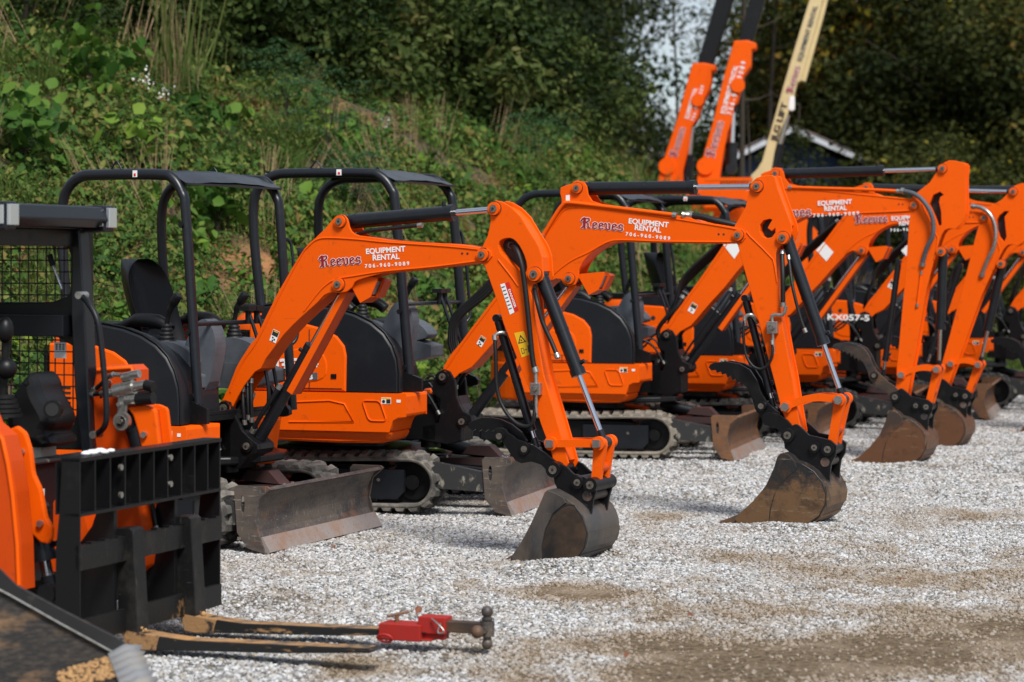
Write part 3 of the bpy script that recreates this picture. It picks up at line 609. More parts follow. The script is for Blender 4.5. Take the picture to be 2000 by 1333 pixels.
def linkage(root, fr, P, bm='bucket_dark', straight=False, bw=.46, thumbm='black', bracket=True, guard=True, aw=.13, bwid=.15):
    # --- swing bracket
    if 'bracket' in P:
        mb = MB()
        for y in (-.085, .085): plate(mb, P['bracket'], y, .03, 'black', bev=.006)
        f = P['foot']; c = P['bracket']; xs = [q[0] for q in c]; zs = [q[1] for q in c]
        lo = [(x, z) for x, z in c if z < f[1] - .12]
        if len(lo) > 2: mb.prism(lo, -.07, .07, 'black')
        mb.box((min(xs) - .12, -.10, min(zs) + .03), (min(xs) + .1, .10, min(zs) + .28), 'black')
        mb.cyl((min(xs) + .02, 0, min(zs) - .03), (min(xs) + .02, 0, min(zs) + .34), .07, 'black', 20)
        boss(mb, f[0], f[1], -.095, .042, .02, 'black'); l = P['lift0']; boss(mb, l[0], l[1], -.095, .038, .02, 'black')
        br = mb.build('swing_bracket', root, fr)
        for k in range(3):
            hose(root, fr, [(f[0] - .1, -.05 + .05 * k, f[1] - .25), (f[0] - .02 + .02 * k, -.04 + .04 * k, f[1] - .12), (f[0] + .05 + .02 * k, -.03 + .03 * k, f[1] - .02), (f[0] + .13, -.03 + .03 * k, f[1] + .09)], .010)
    f = P['foot']
    for k in range(3): hose(root, fr, [(f[0] - .34, -.16 + .09 * k, f[1] - .16), (f[0] - .24, -.17 + .08 * k, f[1] - .05 - .03 * k), (f[0] - .12, -.14 + .07 * k, f[1] - .10 + .05 * k), (f[0] - .02, -.12 + .06 * k, f[1] - .26)], .010)
    # --- boom
    w = bwid; mb = MB()
    me = plate_mesh(P['boomc'], [], w, .003); mb.merge(me, lambda v: (v.x, -v.z, v.y), 'orange')
    for y in (-w / 2 - .004, w / 2 + .004): plate(mb, P['boom'], y, .016, 'orange', P.get('boomh', ()), .0035)
    y = -w / 2 - .012
    for k, r in (('foot', .042), ('tip', .036), ('btop', .036), ('lift1', .038)): boss(mb, *P[k], y, r, .02)
    for rd in P.get('ridges', ()): mb.tube(spline([(q[0], -w / 2 - .0125, q[1]) for q in rd], 3), .0055, 'orange', 6)
    tb_ = Vector(P['foot']) - Vector(P['tip']); tb_.normalize()
    for k_ in (.10, .135): q = Vector(P['tip']) + Vector((-1, .02)) * k_; mb.cyl((q.x, y + .004, q.y + .005), (q.x, y - .0015, q.y + .005), .007, 'ink', 10)
    b = mb.build('boom', root, fr)
    if P.get('bundle'):
        f = P['foot']
        for k in range(4): hose(root, fr, [(f[0] + a_, .05 - .03 * k, f[1] + b_ + .02 * k) for a_, b_ in ((.66, .92), (.40, .70), (.14, .46), (.02 + .02 * k, .28), (-.03 + .02 * k, .1), (.02 + .02 * k, -.08), (-.04, -.32))], .014)
        for k in range(2): hose(root, fr, [(f[0] + .12 + .05 * k, -.06, f[1] - .22), (f[0] + .28 + .05 * k, -.08, f[1] + .0), (f[0] + .5 + .05 * k, -.07, f[1] + .3), (f[0] + .58, -.05, f[1] + .42)], .011)
    # --- lift ram with its orange guard
    rm = ram(root, fr, P['lift0'], P['lift1'], -.0, .038, 'boom_cylinder', .62, .5)
    a, c = Vector(P['lift0']), Vector(P['lift1']); u = (c - a).normalized(); n = Vector((u.y, -u.x))
    g0, g1 = a + u * (c - a).length * .36, c - u * .02
    gp = [g0 + n * .02, g0 + n * .085, g1 + n * .075, g1 + n * .0 + u * .02, g1 - n * .0]
    mb = MB(); off = .05
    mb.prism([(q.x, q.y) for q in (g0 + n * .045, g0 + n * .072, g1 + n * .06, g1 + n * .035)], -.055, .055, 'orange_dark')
    mb.prism([(q.x, q.y) for q in (g0 - n * .0, g0 + n * .072, g1 + n * .06, g1 - n * .0)], .045, .055, 'orange_dark')  # inner and far sides of the guard get their shade from the darker orange
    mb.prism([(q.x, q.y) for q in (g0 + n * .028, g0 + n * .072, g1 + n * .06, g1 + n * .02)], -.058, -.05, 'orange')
    mb.build('cylinder_guard', root, fr)
    # --- work lamp under the boom
    lp = Vector(P['lift1']) + Vector((.10, -.01)); mb = MB()
    hd = [(lp.x - .055, lp.y + .04), (lp.x + .115, lp.y + .055), (lp.x + .15, lp.y + .045), (lp.x + .10, lp.y - .065), (lp.x + .03, lp.y - .10)]
    mb.prism(hd, -.062, -.054, 'orange'); mb.prism(hd, .03, .036, 'orange_dark'); mb.prism([hd[0], hd[1], (hd[1][0], hd[1][1] - .006), (hd[0][0], hd[0][1] - .006)], -.06, .036, 'orange')
    mb.prism([hd[3], hd[4], (hd[4][0], hd[4][1] + .006), (hd[3][0], hd[3][1] + .006)], -.06, .09, 'orange_dark'); mb.prism([(lp.x + .15, lp.y + .045), (lp.x + .165, lp.y + .03), (lp.x + .115, lp.y - .07), (lp.x + .10, lp.y - .065)], .0, .09, 'orange_dark')  # lamp's far and lower faces: shade put in by the darker orange
    lamp = mb.build('work_lamp', root, fr); mb = MB(); mb.prism([(lp.x + .07, lp.y - .055), (lp.x + .10, lp.y - .05), (lp.x + .135, lp.y + .03), (lp.x + .10, lp.y + .035)], -.05, .03, 'lens'); mb.build('lens', lamp)
    # --- arm
    mb = MB(); w = aw
    me = plate_mesh(P['armc'], P.get('armh', ()), w, .003); mb.merge(me, lambda v: (v.x, -v.z, v.y), 'orange')
    for y in (-w / 2 - .004, w / 2 + .004): plate(mb, P['arm'], y, .014, 'orange', P.get('armh', ()), .0035)
    y = -w / 2 - .011
    for k, r in (('atop', .038), ('abc', .040)): boss(mb, *P[k], y, r, .022)
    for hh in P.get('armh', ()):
        c_ = (sum(q[0] for q in hh) / len(hh), sum(q[1] for q in hh) / len(hh)); mb.prism([(c_[0] + (x - c_[0]) * 1.25, c_[1] + (z - c_[1]) * 1.25) for x, z in hh], -.012, .012, 'ink')  # dark sheet in the hole paints the shade between the arm plates
    if 'armband' in P:
        q = P['armband']; mb.tube([(x, -w / 2 - .011, z) for x, z in q], .006, 'orange', 6)
    arm = mb.build('arm', root, fr)
    ram(root, fr, P['btop'], P['atop'], 0, .045, 'arm_cylinder', P.get('afr', .66), .42)
    ram(root, fr, P['abc'], P['lk1'], 0, .040, 'bucket_cylinder', P.get('bfr', .62), .42)
    ram(root, fr, P['tc0'], P['tc1'], -.0, .026, 'thumb_cylinder', .85, .6)
    # --- links
    mb = MB(); a, c = Vector(P['lk0']), Vector(P['lk1']); u = (c - a).normalized(); n = Vector((-u.y, u.x)); h = .022 if straight else .024; cv = 0 if straight else .035
    for y in (-.085, .085):
        pts = []
        for k in range(9):
            t = k / 8; q = a + (c - a) * t + n * (cv * math.sin(math.pi * t)); pts.append(q)
        mb.prism([(q + n * h).to_tuple() for q in pts] + [(q - n * h).to_tuple() for q in pts[::-1]], y - .011, y + .011, 'orange')
        for q in (a, c): mb.cyl((q.x, y - .018, q.y), (q.x, y + .018, q.y), .040, 'orange', 20)
    for q in (a, c):
        mb.cyl((q.x, -.128, q.y), (q.x, .11, q.y), .030, 'zinc', 6 if not straight else 4); mb.cyl((q.x, -.127, q.y), (q.x, -.12, q.y), .010, 'ink', 8)
    mb.build('guide_link', root, fr, .003)
    mb = MB(); a, c = Vector(P['lk1']), Vector(P['cp2']); u = (c - a).normalized(); n = Vector((-u.y, u.x))
    for y in (-.055, .055):
        mb.prism(chaikin([(a + n * .04 - u * .03).to_tuple(), (a - n * .04 - u * .03).to_tuple(), (a - n * .032 + u * .08).to_tuple(), (c - n * .026 - u * .05).to_tuple(), (c - n * .032 + u * .03).to_tuple(), (c + n * .032 + u * .03).to_tuple(), (c + n * .026 - u * .05).to_tuple(), (a + n * .032 + u * .08).to_tuple()], 2), y - .02, y + .02, 'orange')
    m2_ = a + (c - a) * .62; mb.cyl((m2_.x, -.05, m2_.y), (m2_.x, .05, m2_.y), .03, 'orange_dark')
    mb.cyl((c.x, -.13, c.y), (c.x, .13, c.y), .03, 'pin', 18)
    mb.build('tipping_link', root, fr)
    # --- thumb, coupler, bucket
    mb = MB()
    for y in (-.075, .075):
        plate(mb, P['claw'], y * .75, .022, thumbm, bev=.003); plate(mb, P['tplate'], y * 1.2, .02, thumbm, bev=.003)
    cl = P['claw']; k = len(cl)
    mb.prism(P['clawin'], -.05, .05, 'black')
    for q in P['tpins']: mb.cyl((q[0], -.115, q[1]), (q[0], .115, q[1]), .032, 'black', 18); mb.cyl((q[0], -.118, q[1]), (q[0], -.11, q[1]), .019, 'pin', 14)
    mb.build('thumb', root, fr)
    mb = MB()
    for y in (-.115, .115): plate(mb, P['coupler'], y, .022, 'black', bev=.004)
    for q, r in ((P['aend'], .045), (P['cp1'], .036), (P['cp2'], .042)):
        mb.cyl((q[0], -.15, q[1]), (q[0], .15, q[1]), r, 'black', 20); mb.cyl((q[0], -.154, q[1]), (q[0], -.148, q[1]), r * .55, 'pin', 16); mb.cyl((q[0], -.156, q[1]), (q[0], -.153, q[1]), r * .2, 'ink', 8)
    q = P['cp3']; mb.cyl((q[0], -.13, q[1]), (q[0], .13, q[1]), .03, 'steel_worn', 16)
    mb.build('coupler', root, fr)
    mb = MB(); O_ = P['bucket']; hw = bw / 2
    for y in (-hw, hw): plate(mb, O_, y, .014, bm, bev=.003)
    sh = P['bshell']; ins = []
    cx_ = sum(q[0] for q in O_) / len(O_); cz_ = sum(q[1] for q in O_) / len(O_)
    ins = [(x + (cx_ - x) * .055, z + (cz_ - z) * .055) for x, z in sh]; n_ = len(sh)
    V = [(x, y, z) for y in (-hw, hw) for x, z in sh] + [(x, y, z) for y in (-hw, hw) for x, z in ins]; Fc = []
    for i in range(n_ - 1): Fc += [(i, n_ + i, n_ + i + 1, i + 1), (2 * n_ + i, 2 * n_ + i + 1, 3 * n_ + i + 1, 3 * n_ + i)]
    mb.add(V, Fc, bm, True)
    cc, rr_ = P['circ'][0], (math.dist(P['circ'][0], P['circ'][1]), math.dist(P['circ'][0], P['circ'][2]))
    disc = P['disc']
    me = plate_mesh(disc, [], .010, .002); mb.merge(me, lambda v: (v.x, -hw - .011 - v.z, v.y), P.get('discm', bm)); bpy.data.meshes.remove(me)
    mb.tube([(x, -hw - .0125, z) for x, z in disc + disc[:1]], .0055, 'bucket_black', 6)  # weld ring coloured black to draw the shadow along the cheek edge
    plate(mb, P['cheek'], -hw - .012, .014, bm, bev=.004)
    # wear strips on the back of the shell
    for a_, b_ in P['strips']:
        q = [sh[i] for i in range(a_, b_ + 1)]; q2 = [(x - (cx_ - x) * .03, z - (cz_ - z) * .03) for x, z in q]
        mb.prism(q + q2[::-1], -hw - .004, hw + .004, bm)
    bk = mb.build('bucket', root, fr)
    mb = MB(); tp = P['tooth']; m_ = 'steel_rust'
    for k in range(4):
        y = -hw + .045 + k * (bw - .09) / 3
        mb.prism(tp, y - .028, y + .028, m_)
    lo = P['lip']; mb.prism(lo, -hw, hw, bm)
    mb.build('teeth', bk, None, .004)
    for y in (-.115, .115):
        mb = MB(); plate(mb, P['ear'], y, .02, 'bucket_black', bev=.003); mb.build('bucket_ear', bk)
    return b, arm

def warn_boom(mb, c, ang, y, w=.045, h=.085):
    """small white and black caution plate, turned with the boom"""
    rot = lambda x, z: (c[0] + x * math.cos(ang) - z * math.sin(ang), c[1] + x * math.sin(ang) + z * math.cos(ang))
    def quad(x0, x1, z0, z1, m, yy): mb.add([(rot(x, z)[0], yy, rot(x, z)[1]) for x, z in ((x0, z0), (x1, z0), (x1, z1), (x0, z1))], [(0, 1, 2, 3)], m)
    quad(-w / 2, w / 2, -h / 2, h / 2, 'white', y); quad(-w * .45, w * .45, -.0, h * .46, 'ink', y - .0006); quad(-w * .3, w * .3, h * .33, h * .42, 'yellow', y - .0012)
    for dx, dz in ((-.008, -.012), (.006, -.02), (-.004, -.03)): quad(dx - .005, dx + .006, dz - .006, dz + .005, 'ink', y - .0006)
def quadpx(mb, fr, pts, y, m): mb.add([(lambda q: (q[0], y, q[1]))(fr.loc(px, py, y)) for px, py in pts], [list(range(len(pts)))], m)

# ---------------------------------------------------------------- the six excavators
def trace1():
    B = B1; L = B.L; P = {}
    w = -.075; P['foot'] = B.loc(443, 797, w); P['tip'] = B.loc(945, 498, w); P['btop'] = B.loc(667, 433, w); P['lift1'] = B.loc(664, 556, w); P['lift0'] = B.loc(488, 871, w)
    top = [(431, 803), (432, 790), (448, 757), (463, 718), (472, 702), (491.5, 672), (502, 660), (520, 621), (544, 573), (568, 531), (586, 501), (597, 485), (607, 474), (616, 467), (624, 459)]
    ear = [(637, 447), (649, 432), (658, 423), (667, 419), (675, 421.5), (680, 428), (682, 435), (684, 444), (688, 452), (694, 457), (703, 460.5)]
    rest = [(730, 464), (760, 469), (820, 473.5), (880, 477), (910, 480), (940, 484.5), (953, 486), (961, 492), (962.5, 501), (955, 510), (940, 513.5), (910, 517), (850, 523.5), (820, 527.5), (754, 532.6), (715, 543), (700, 548)]
    low = [(694, 552), (689, 562), (679, 570), (664, 573), (652, 571.6), (643, 573), (634, 577.6), (622, 591), (592, 618)]
    low2 = [(640, 577), (622, 591), (592, 618)]
    end = [(575, 634), (556, 654), (529, 690), (520, 702), (511, 720), (499, 727), (488, 741), (478, 754), (466, 775), (455.5, 796), (449.5, 805), (440, 808)]
    P['boom'] = L(top + ear + rest + low + end, w)
    P['boomc'] = L([(p[0] + 1, p[1] + 1) for p in top[3:]] + [(703, 462)] + [(p[0] * .998 + 1, p[1] + (1 if p[1] < 500 else -1)) for p in rest if 703 < p[0] < 942] + [(680, 556), (655, 566)] + low2 + end[:6], w)
    P['ridges'] = [L([(452, 766), (476, 708), (506, 664), (548, 578), (590, 500), (606, 480), (622, 468), (645, 465), (700, 468), (760, 474), (880, 482), (955, 490)], w), L([(596, 608), (622, 574), (640, 556), (660, 545), (690, 540), (754, 530), (850, 521), (950, 508)], w)]
    P['bracket'] = L([(431.5, 806), (436, 788), (443, 782), (452, 786), (457, 802), (466, 820), (475, 841), (490, 856), (505, 868), (506, 878), (502, 886), (487, 892), (478, 905), (469, 916), (433, 907), (425, 880), (425, 845), (428, 815)], -.085)
    w = -.065
    P['arm'] = L([(959.5, 397.5), (970, 392), (982, 394.5), (1000, 405), (1018, 423), (1036, 453), (1047, 470), (1054, 483), (1060, 501), (1061.6, 525), (1063, 540), (1060, 547), (1054, 551), (1042, 556.6), (1037.6, 570), (1042, 588), (1046.6, 633), (1056, 690), (1063, 733), (1080, 790), (1098, 852), (1112, 905), (1104, 918), (1092, 920), (1084, 908), (1077, 880), (1058, 829), (1039, 771), (1013, 705), (985, 633), (970, 582), (949, 522), (941, 512), (937, 500), (943, 483), (953.5, 462), (958, 442), (959.5, 432), (958.6, 411)], w)
    hole = chaikin([(974.6, 480), (977, 471), (986, 466), (1000, 465), (1012, 474), (1024, 495), (1031, 518), (1029, 533), (1020, 534), (1008, 524), (992, 508), (979, 495)], 1)
    P['armh'] = [L(hole, w)]
    P['armc'] = L([(985, 404), (1000, 412), (1018, 430), (1036, 459), (1050, 486), (1056, 503), (1057, 530), (1036, 556), (1034, 570), (1038, 588), (1043, 633), (1059, 733), (1094, 852), (1106, 900), (1098, 912), (1088, 905), (1080, 878), (1061, 829), (1042, 771), (1016, 705), (988, 633), (973, 582), (955, 525), (960, 500), (972, 470), (980, 440)], w)
    P['armband'] = L([(960, 533), (985, 560), (1000, 585), (1008, 615), (996, 640), (1012, 646), (1036, 642)][:0] + [(975, 508), (1000, 540), (1014, 560)], w)
    P['atop'] = B.loc(968, 408, w); P['abc'] = B.loc(1047, 536, w); P['lk1'] = B.loc(1172, 866, w); P['lk0'] = B.loc(1080, 866, w); P['aend'] = B.loc(1085, 917, -.11)
    P['tc0'] = B.loc(972, 622, 0); P['tc1'] = B.loc(1050, 880, 0)
    w = -.06
    P['claw'] = L([(915, 835), (916, 828), (924, 822), (942, 816), (960, 816), (978, 819), (1000, 829), (1020, 845), (1030, 862), (1020, 880), (1004, 874), (992, 856), (980, 846), (968, 840), (960, 843), (954, 839), (948, 844), (942, 839), (936, 843), (930, 838), (924, 842)], w)
    P['clawin'] = L([(925, 828), (942, 821), (960, 821), (978, 825), (1000, 836), (1015, 850), (1020, 865), (1004, 868), (992, 850), (968, 836), (940, 836)], 0)
    P['tplate'] = L([(966, 839), (972, 836), (980.6, 835.5), (990, 839), (993.5, 846), (1003, 851), (1010, 858), (1045, 871), (1068, 887), (1090, 904), (1101, 912), (1104, 922), (1096, 932), (1084, 934), (1075, 926), (1058, 908), (1039, 902), (1019, 905), (1008, 900), (1000, 890), (981, 861), (972, 850)], -.09)
    P['tpins'] = [B.loc(978, 852, -.09), B.loc(1027, 877, -.09)]
    P['coupler'] = L([(1078, 908), (1090, 903), (1108, 912), (1122, 926), (1142, 932), (1160, 940), (1168, 950), (1164, 965), (1160, 978), (1156, 1004), (1148, 986), (1122, 977), (1104, 968), (1090, 956), (1084, 943), (1082, 930), (1076, 922)], -.115)
    P['cp1'] = B.loc(1127, 943, -.15); P['cp2'] = B.loc(1152, 948, -.15); P['cp3'] = B.loc(1148, 969, -.12)
    P['bucket'] = L([(1071, 957), (1078, 958), (1087, 963), (1104, 972), (1122, 986), (1134, 998), (1142, 1013), (1147, 1028), (1148, 1042), (1146, 1058), (1142, 1071), (1134, 1084), (1122, 1096), (1112, 1103), (1103, 1106), (1080, 1104), (1058, 1100), (1030, 1098), (1001, 1096), (1001, 1087), (1019, 1061), (1039, 1023), (1058, 981), (1066, 962)], -.23)
    P['bshell'] = P['bucket'][0:19]; P['strips'] = [(8, 10), (11, 13)]
    P['disc'] = L([(1122.6, 988), (1111, 986), (1100, 990), (1080.6, 1006.5), (1064.5, 1038.7), (1058, 1071), (1059, 1096), (1077, 1103), (1103, 1105), (1125, 1093.5), (1141, 1071), (1147, 1042), (1138, 1009.7)], -.24)
    P['cheek'] = L([(1071, 957), (1087, 963), (1103, 972), (1108, 982), (1100, 988), (1082, 1003), (1067, 1034), (1060, 1068), (1061, 1098), (1003, 1096), (1001, 1087), (1019, 1061), (1039, 1023), (1058, 981), (1066, 962)], -.23)
    P['circ'] = (P['disc'][0],) * 3
    P['tooth'] = L([(961, 1107), (998, 1085), (1012, 1088), (1040, 1094), (1040, 1100), (998, 1104)], -.23); P['lip'] = L([(998, 1086), (1008, 1084), (1012, 1100), (998, 1103)], -.23)
    P['ear'] = L([(1112, 935), (1128, 926), (1150, 934), (1166, 948), (1162, 975), (1152, 992), (1138, 1000), (1122, 985), (1108, 965)], -.10)
    P['afr'] = .70; P['bfr'] = .60
    return P
def trace2():
    B = B2; L = B.L; P = {}
    w = -.075; P['foot'] = B.loc(868.7, 736, w); P['tip'] = B.loc(1443, 460, w); P['btop'] = B.loc(1129, 368, w); P['lift1'] = B.loc(1113.5, 544.6, w); P['lift0'] = B.loc(915, 822, 0)
    top = [(862, 748), (861, 738), (864, 727), (870, 712), (877, 700), (883, 691), (904, 666), (919, 645), (940, 618), (967, 582), (1010, 522), (1054, 462), (1072, 441), (1084, 427), (1092, 416), (1097, 405)]
    ear = [(1098, 390), (1095, 378), (1096, 367), (1105, 363), (1117, 360), (1122, 355), (1129, 353.4), (1141, 355.5), (1147, 364), (1150, 381), (1158, 393), (1180, 400.5)]
    rest = [(1240, 411), (1300, 418.5), (1350, 426), (1367, 434), (1400, 438), (1436, 444), (1450, 447), (1458, 455), (1457, 465), (1451, 472.5), (1430, 476), (1385, 476.5), (1250, 474), (1210, 472.5), (1186, 477), (1165, 487.6), (1150, 499.6)]
    low = [(1138, 514), (1132, 528), (1131, 543), (1125, 556), (1111, 560), (1101, 555), (1097, 546), (1087, 544.6), (1075, 550), (1060, 566)]
    end = [(1030, 598), (1000, 634), (967, 668), (949, 688), (935, 704), (922, 718), (898, 730), (888, 740), (880, 750), (870, 753)]
    P['boom'] = L(top + ear + rest + low + end, w)
    P['boomc'] = L(top[3:] + [(1130, 400), (1180, 402)] + [(p[0], p[1] + (1 if p[1] < 450 else -1)) for p in rest if p[0] < 1440] + [(1136, 514), (1118, 536), (1100, 540), (1087, 543), (1060, 564)] + end[:7], w)
    P['ridges'] = [L([(872, 722), (908, 668), (970, 586), (1058, 468), (1086, 432), (1104, 410), (1130, 405), (1180, 408), (1250, 417), (1400, 441), (1448, 450)], w), L([(1068, 552), (1092, 528), (1120, 508), (1150, 494), (1186, 474), (1215, 469), (1300, 472), (1440, 473)], w)]
    P['bracket'] = L([(850, 739), (853, 731), (858, 726), (868.7, 721), (880.6, 726), (890, 742), (893.5, 774), (899, 790), (906, 803), (922, 812), (924, 824), (915, 832), (903, 833), (903, 861), (874, 868), (826, 860), (826, 832), (858, 826), (861, 780), (845, 768)], -.085)
    w = -.065
    P['arm'] = L([(1472, 354), (1478, 348), (1487, 345), (1508, 342), (1514, 346), (1520, 369), (1538, 417), (1546, 437), (1548, 452), (1544, 465), (1538, 477), (1526, 480), (1519, 486), (1516, 496), (1516, 513), (1519, 549), (1526, 618), (1541, 700), (1549, 740), (1558, 800), (1566, 845), (1560, 858), (1548, 858), (1540, 846), (1533.5, 815.5), (1525.7, 794.5), (1512.5, 742), (1505, 714), (1484, 633), (1466, 567), (1448, 504), (1442, 479), (1434, 470), (1431, 458), (1436, 441), (1446, 424), (1457, 405), (1463, 378), (1466, 362)], w)
    P['armh'] = [L([(1485, 440), (1492, 431), (1504, 428), (1509, 430), (1503, 440), (1500, 446), (1508, 452), (1515, 446), (1515, 455), (1508, 464), (1498, 466), (1489, 461), (1485, 452)], w)]
    P['armc'] = L([(1478, 352), (1508, 345), (1516, 369), (1534, 418), (1540, 440), (1530, 462), (1514, 480), (1512, 500), (1515, 549), (1522, 618), (1537, 700), (1554, 800), (1561, 842), (1552, 852), (1545, 844), (1537, 815.5), (1529, 794.5), (1516, 742), (1508, 714), (1488, 633), (1469, 567), (1451, 504), (1448, 470), (1450, 440), (1462, 408), (1470, 378)], w)
    P['armband'] = L([(1458, 452), (1466, 462), (1490, 485), (1511, 507), (1514, 520), (1519, 552)], w)
    P['atop'] = B.loc(1480.5, 364.5, w); P['abc'] = B.loc(1530.6, 465, w); P['lk1'] = B.loc(1641, 781, w); P['lk0'] = B.loc(1537.5, 794.5, w); P['aend'] = B.loc(1541, 850, -.11)
    P['tc0'] = B.loc(1456, 583, 0); P['tc1'] = B.loc(1512, 800, 0)
    claw = [(1384, 718), (1388, 712), (1394, 709), (1418, 706), (1444, 711), (1465, 722.6), (1478, 743), (1486, 765.6), (1497, 784), (1510, 796), (1523, 807.6), (1518, 820), (1503, 828), (1491.5, 821), (1478, 805), (1473, 784), (1462, 760), (1452, 751), (1449, 756), (1446, 746), (1440, 750), (1437, 740), (1431, 744), (1428, 734), (1421, 738), (1418, 730), (1411, 732), (1408, 726), (1401, 729), (1398, 723), (1390, 724)]
    P['claw'] = L(claw, -.06)
    P['clawin'] = L([(1394, 714), (1418, 711), (1444, 716), (1462, 727), (1474, 746), (1482, 768), (1494, 788), (1505, 800), (1490, 812), (1480, 800), (1474, 780), (1462, 754), (1440, 738), (1415, 724)], 0)
    P['tplate'] = L([(1489, 822), (1490, 812), (1499, 806), (1510, 806), (1520, 809), (1539, 821), (1552, 836.5), (1557, 848), (1552, 860), (1541, 863), (1532, 858), (1526, 844), (1515, 836), (1502, 833), (1493, 830)], -.09)
    P['tpins'] = [B.loc(1490, 793, -.07), B.loc(1541, 850, -.115)]
    P['coupler'] = L([(1536, 842), (1552, 829), (1558, 829), (1567, 836), (1581, 850), (1600, 854), (1623, 860), (1634.6, 870), (1633, 889), (1623, 907), (1621, 941), (1612, 931), (1600, 918), (1586, 910), (1565, 902), (1552, 893), (1544, 884), (1533.5, 876), (1531, 857.5)], -.115)
    P['cp1'] = B.loc(1590, 874.6, -.15); P['cp2'] = B.loc(1616, 878.5, -.15); P['cp3'] = B.loc(1612, 903, -.12)
    P['bucket'] = L([(1525, 886), (1533, 885), (1543, 891), (1552, 901), (1566, 905), (1580, 913), (1592, 923), (1603, 937), (1611, 951), (1615, 972), (1613, 990), (1604, 1008), (1592, 1018), (1578, 1026), (1553, 1030), (1528, 1030), (1481, 1027), (1446, 1026), (1436, 1014), (1444, 1004.5), (1473, 978), (1497, 949), (1512.5, 915), (1519, 894)], -.23)
    P['bshell'] = P['bucket'][0:17]; P['strips'] = [(8, 10), (11, 13)]
    P['disc'] = L([(1566, 907), (1555, 910), (1542, 920), (1527, 940), (1513, 965), (1505, 995), (1502, 1022), (1520, 1029), (1553, 1029), (1577, 1024), (1600, 1008), (1612, 985), (1613, 965), (1606, 943), (1590, 922)], -.24)
    P['cheek'] = L([(1525, 886), (1533, 885), (1542, 888), (1553, 900), (1558, 912), (1554, 922), (1540, 932), (1525, 948), (1513, 968), (1505, 995), (1502, 1027), (1446, 1026), (1436, 1014), (1444, 1004.5), (1473, 978), (1497, 949), (1512.5, 915), (1519, 894)], -.23)
    P['circ'] = (P['disc'][0],) * 3
    P['tooth'] = L([(1400, 1021), (1444, 1004), (1470, 1010), (1484, 1018), (1484, 1025), (1444, 1026)], -.23); P['lip'] = L([(1440, 1006), (1452, 1002), (1470, 1028), (1442, 1026)], -.23)
    P['ear'] = L([(1578, 865), (1592, 860), (1612, 862), (1630, 872), (1626, 905), (1622, 930), (1616, 938), (1604, 930), (1590, 915), (1576, 890)], -.10)
    P['afr'] = .64; P['bfr'] = .66
    return P
def _r(): pass
BK = ['boom', 'boomc', 'foot', 'tip', 'btop', 'lift1']; AK = ['arm', 'armc', 'armband', 'atop', 'abc', 'lk0', 'tc0']
KK = ['cheek', 'claw', 'clawin', 'tplate', 'tpins', 'tc1', 'coupler', 'cp1', 'cp3', 'bucket', 'bshell', 'disc', 'tooth', 'lip', 'ear', 'circ']
def retarget(P, foot, tip, aend, cp2, lk1, atop=None, abc=None, btop=None, kscale=1.0):
    Q = dict(P); tb = simil(P['foot'], P['tip'], foot, tip); ta = simil(P['tip'], P['aend'], tip, aend); tk = simil(P['aend'], P['cp2'], aend, cp2, kscale)
    ap = lambda t, v: t(v) if isinstance(v[0], float) else [t(q) for q in v]
    for k in BK: Q[k] = ap(tb, P[k])
    for k in AK: Q[k] = ap(ta, P[k])
    Q['armh'] = [ap(ta, h) for h in P['armh']]; Q['ridges'] = [ap(tb, h) for h in P.get('ridges', [])]
    for k in KK: Q[k] = ap(tk, P[k])
    dx, dz = foot[0] - P['foot'][0], foot[1] - P['foot'][1]
    Q['bracket'] = [(x + dx, z + dz * (1 if z > .6 else max(0, (z - .35) / .25))) for x, z in P['bracket']]; Q['lift0'] = (P['lift0'][0] + dx, P['lift0'][1] + dz)
    Q['bundle'] = 1; Q['aend'] = aend; Q['cp2'] = tk(P['cp2']); Q['lk1'] = lk1
    return Q
B1 = Frame(-2.67, 15.35, 25); B2 = Frame(-1.4, 17.23, 23.3); B3 = Frame(.47, 22.08, 21); B4 = Frame(1.55, 23.9, 21); B5 = Frame(2.7, 25.7, 21); B6 = Frame(3.85, 27.5, 21)
GRP = 'compact excavators parked side by side'
def digger(label, U): return empty('mini_excavator', (U.o[0], U.o[1], 0), label, 'excavator', GRP)

# first machine
P1 = trace1(); U1 = Frame(-2.34, 15.38, 21.5); O1 = Frame(-2.485, 15.27, 25, -.085)
x1 = digger('orange compact excavator nearest the loader, DANGER plate on its arm, dark bucket on the gravel', U1)
undercarriage(x1, U1, 1.22, 'rubber', 'steel_worn'); upper(x1, O1, sx=.84)
P1['discm'] = 'bucket_disc'
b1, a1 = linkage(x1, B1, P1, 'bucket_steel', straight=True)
def caption(b, fr, eq, re, ph, nm, hs, y):
    mb = MB(); y -= .0145
    if eq: letter(mb, 'EQUIPMENT', fr.loc(*eq[0], y), fr.loc(*eq[1], y), hs[0], y)
    if re: letter(mb, 'RENTAL', fr.loc(*re[0], y), fr.loc(*re[1], y), hs[0], y)
    if ph: letter(mb, '706-960-9089', fr.loc(*ph[0], y), fr.loc(*ph[1], y), hs[1], y, space=1)
    mb.build('contact_lettering', b); mb = MB()
    if nm: blackletter(mb, fr.loc(*nm[0], y), fr.loc(*nm[1], y), hs[2], y); mb.build('name_lettering', b)
caption(b1, B1, ((715, 496.6), (792, 491)), ((728, 509), (780.5, 505.8)), ((712.7, 524), (799.5, 518.4)), ((623.6, 522), (706, 515)), (.031, .0225, .066), -.075)
mb = MB(); warn_boom(mb, B1.loc(536, 657, -.09), R(-22), -.0892, .048, .075); mb.build('warning_decal', b1)
mb = MB(); y = -.0775      # the plates on the first arm
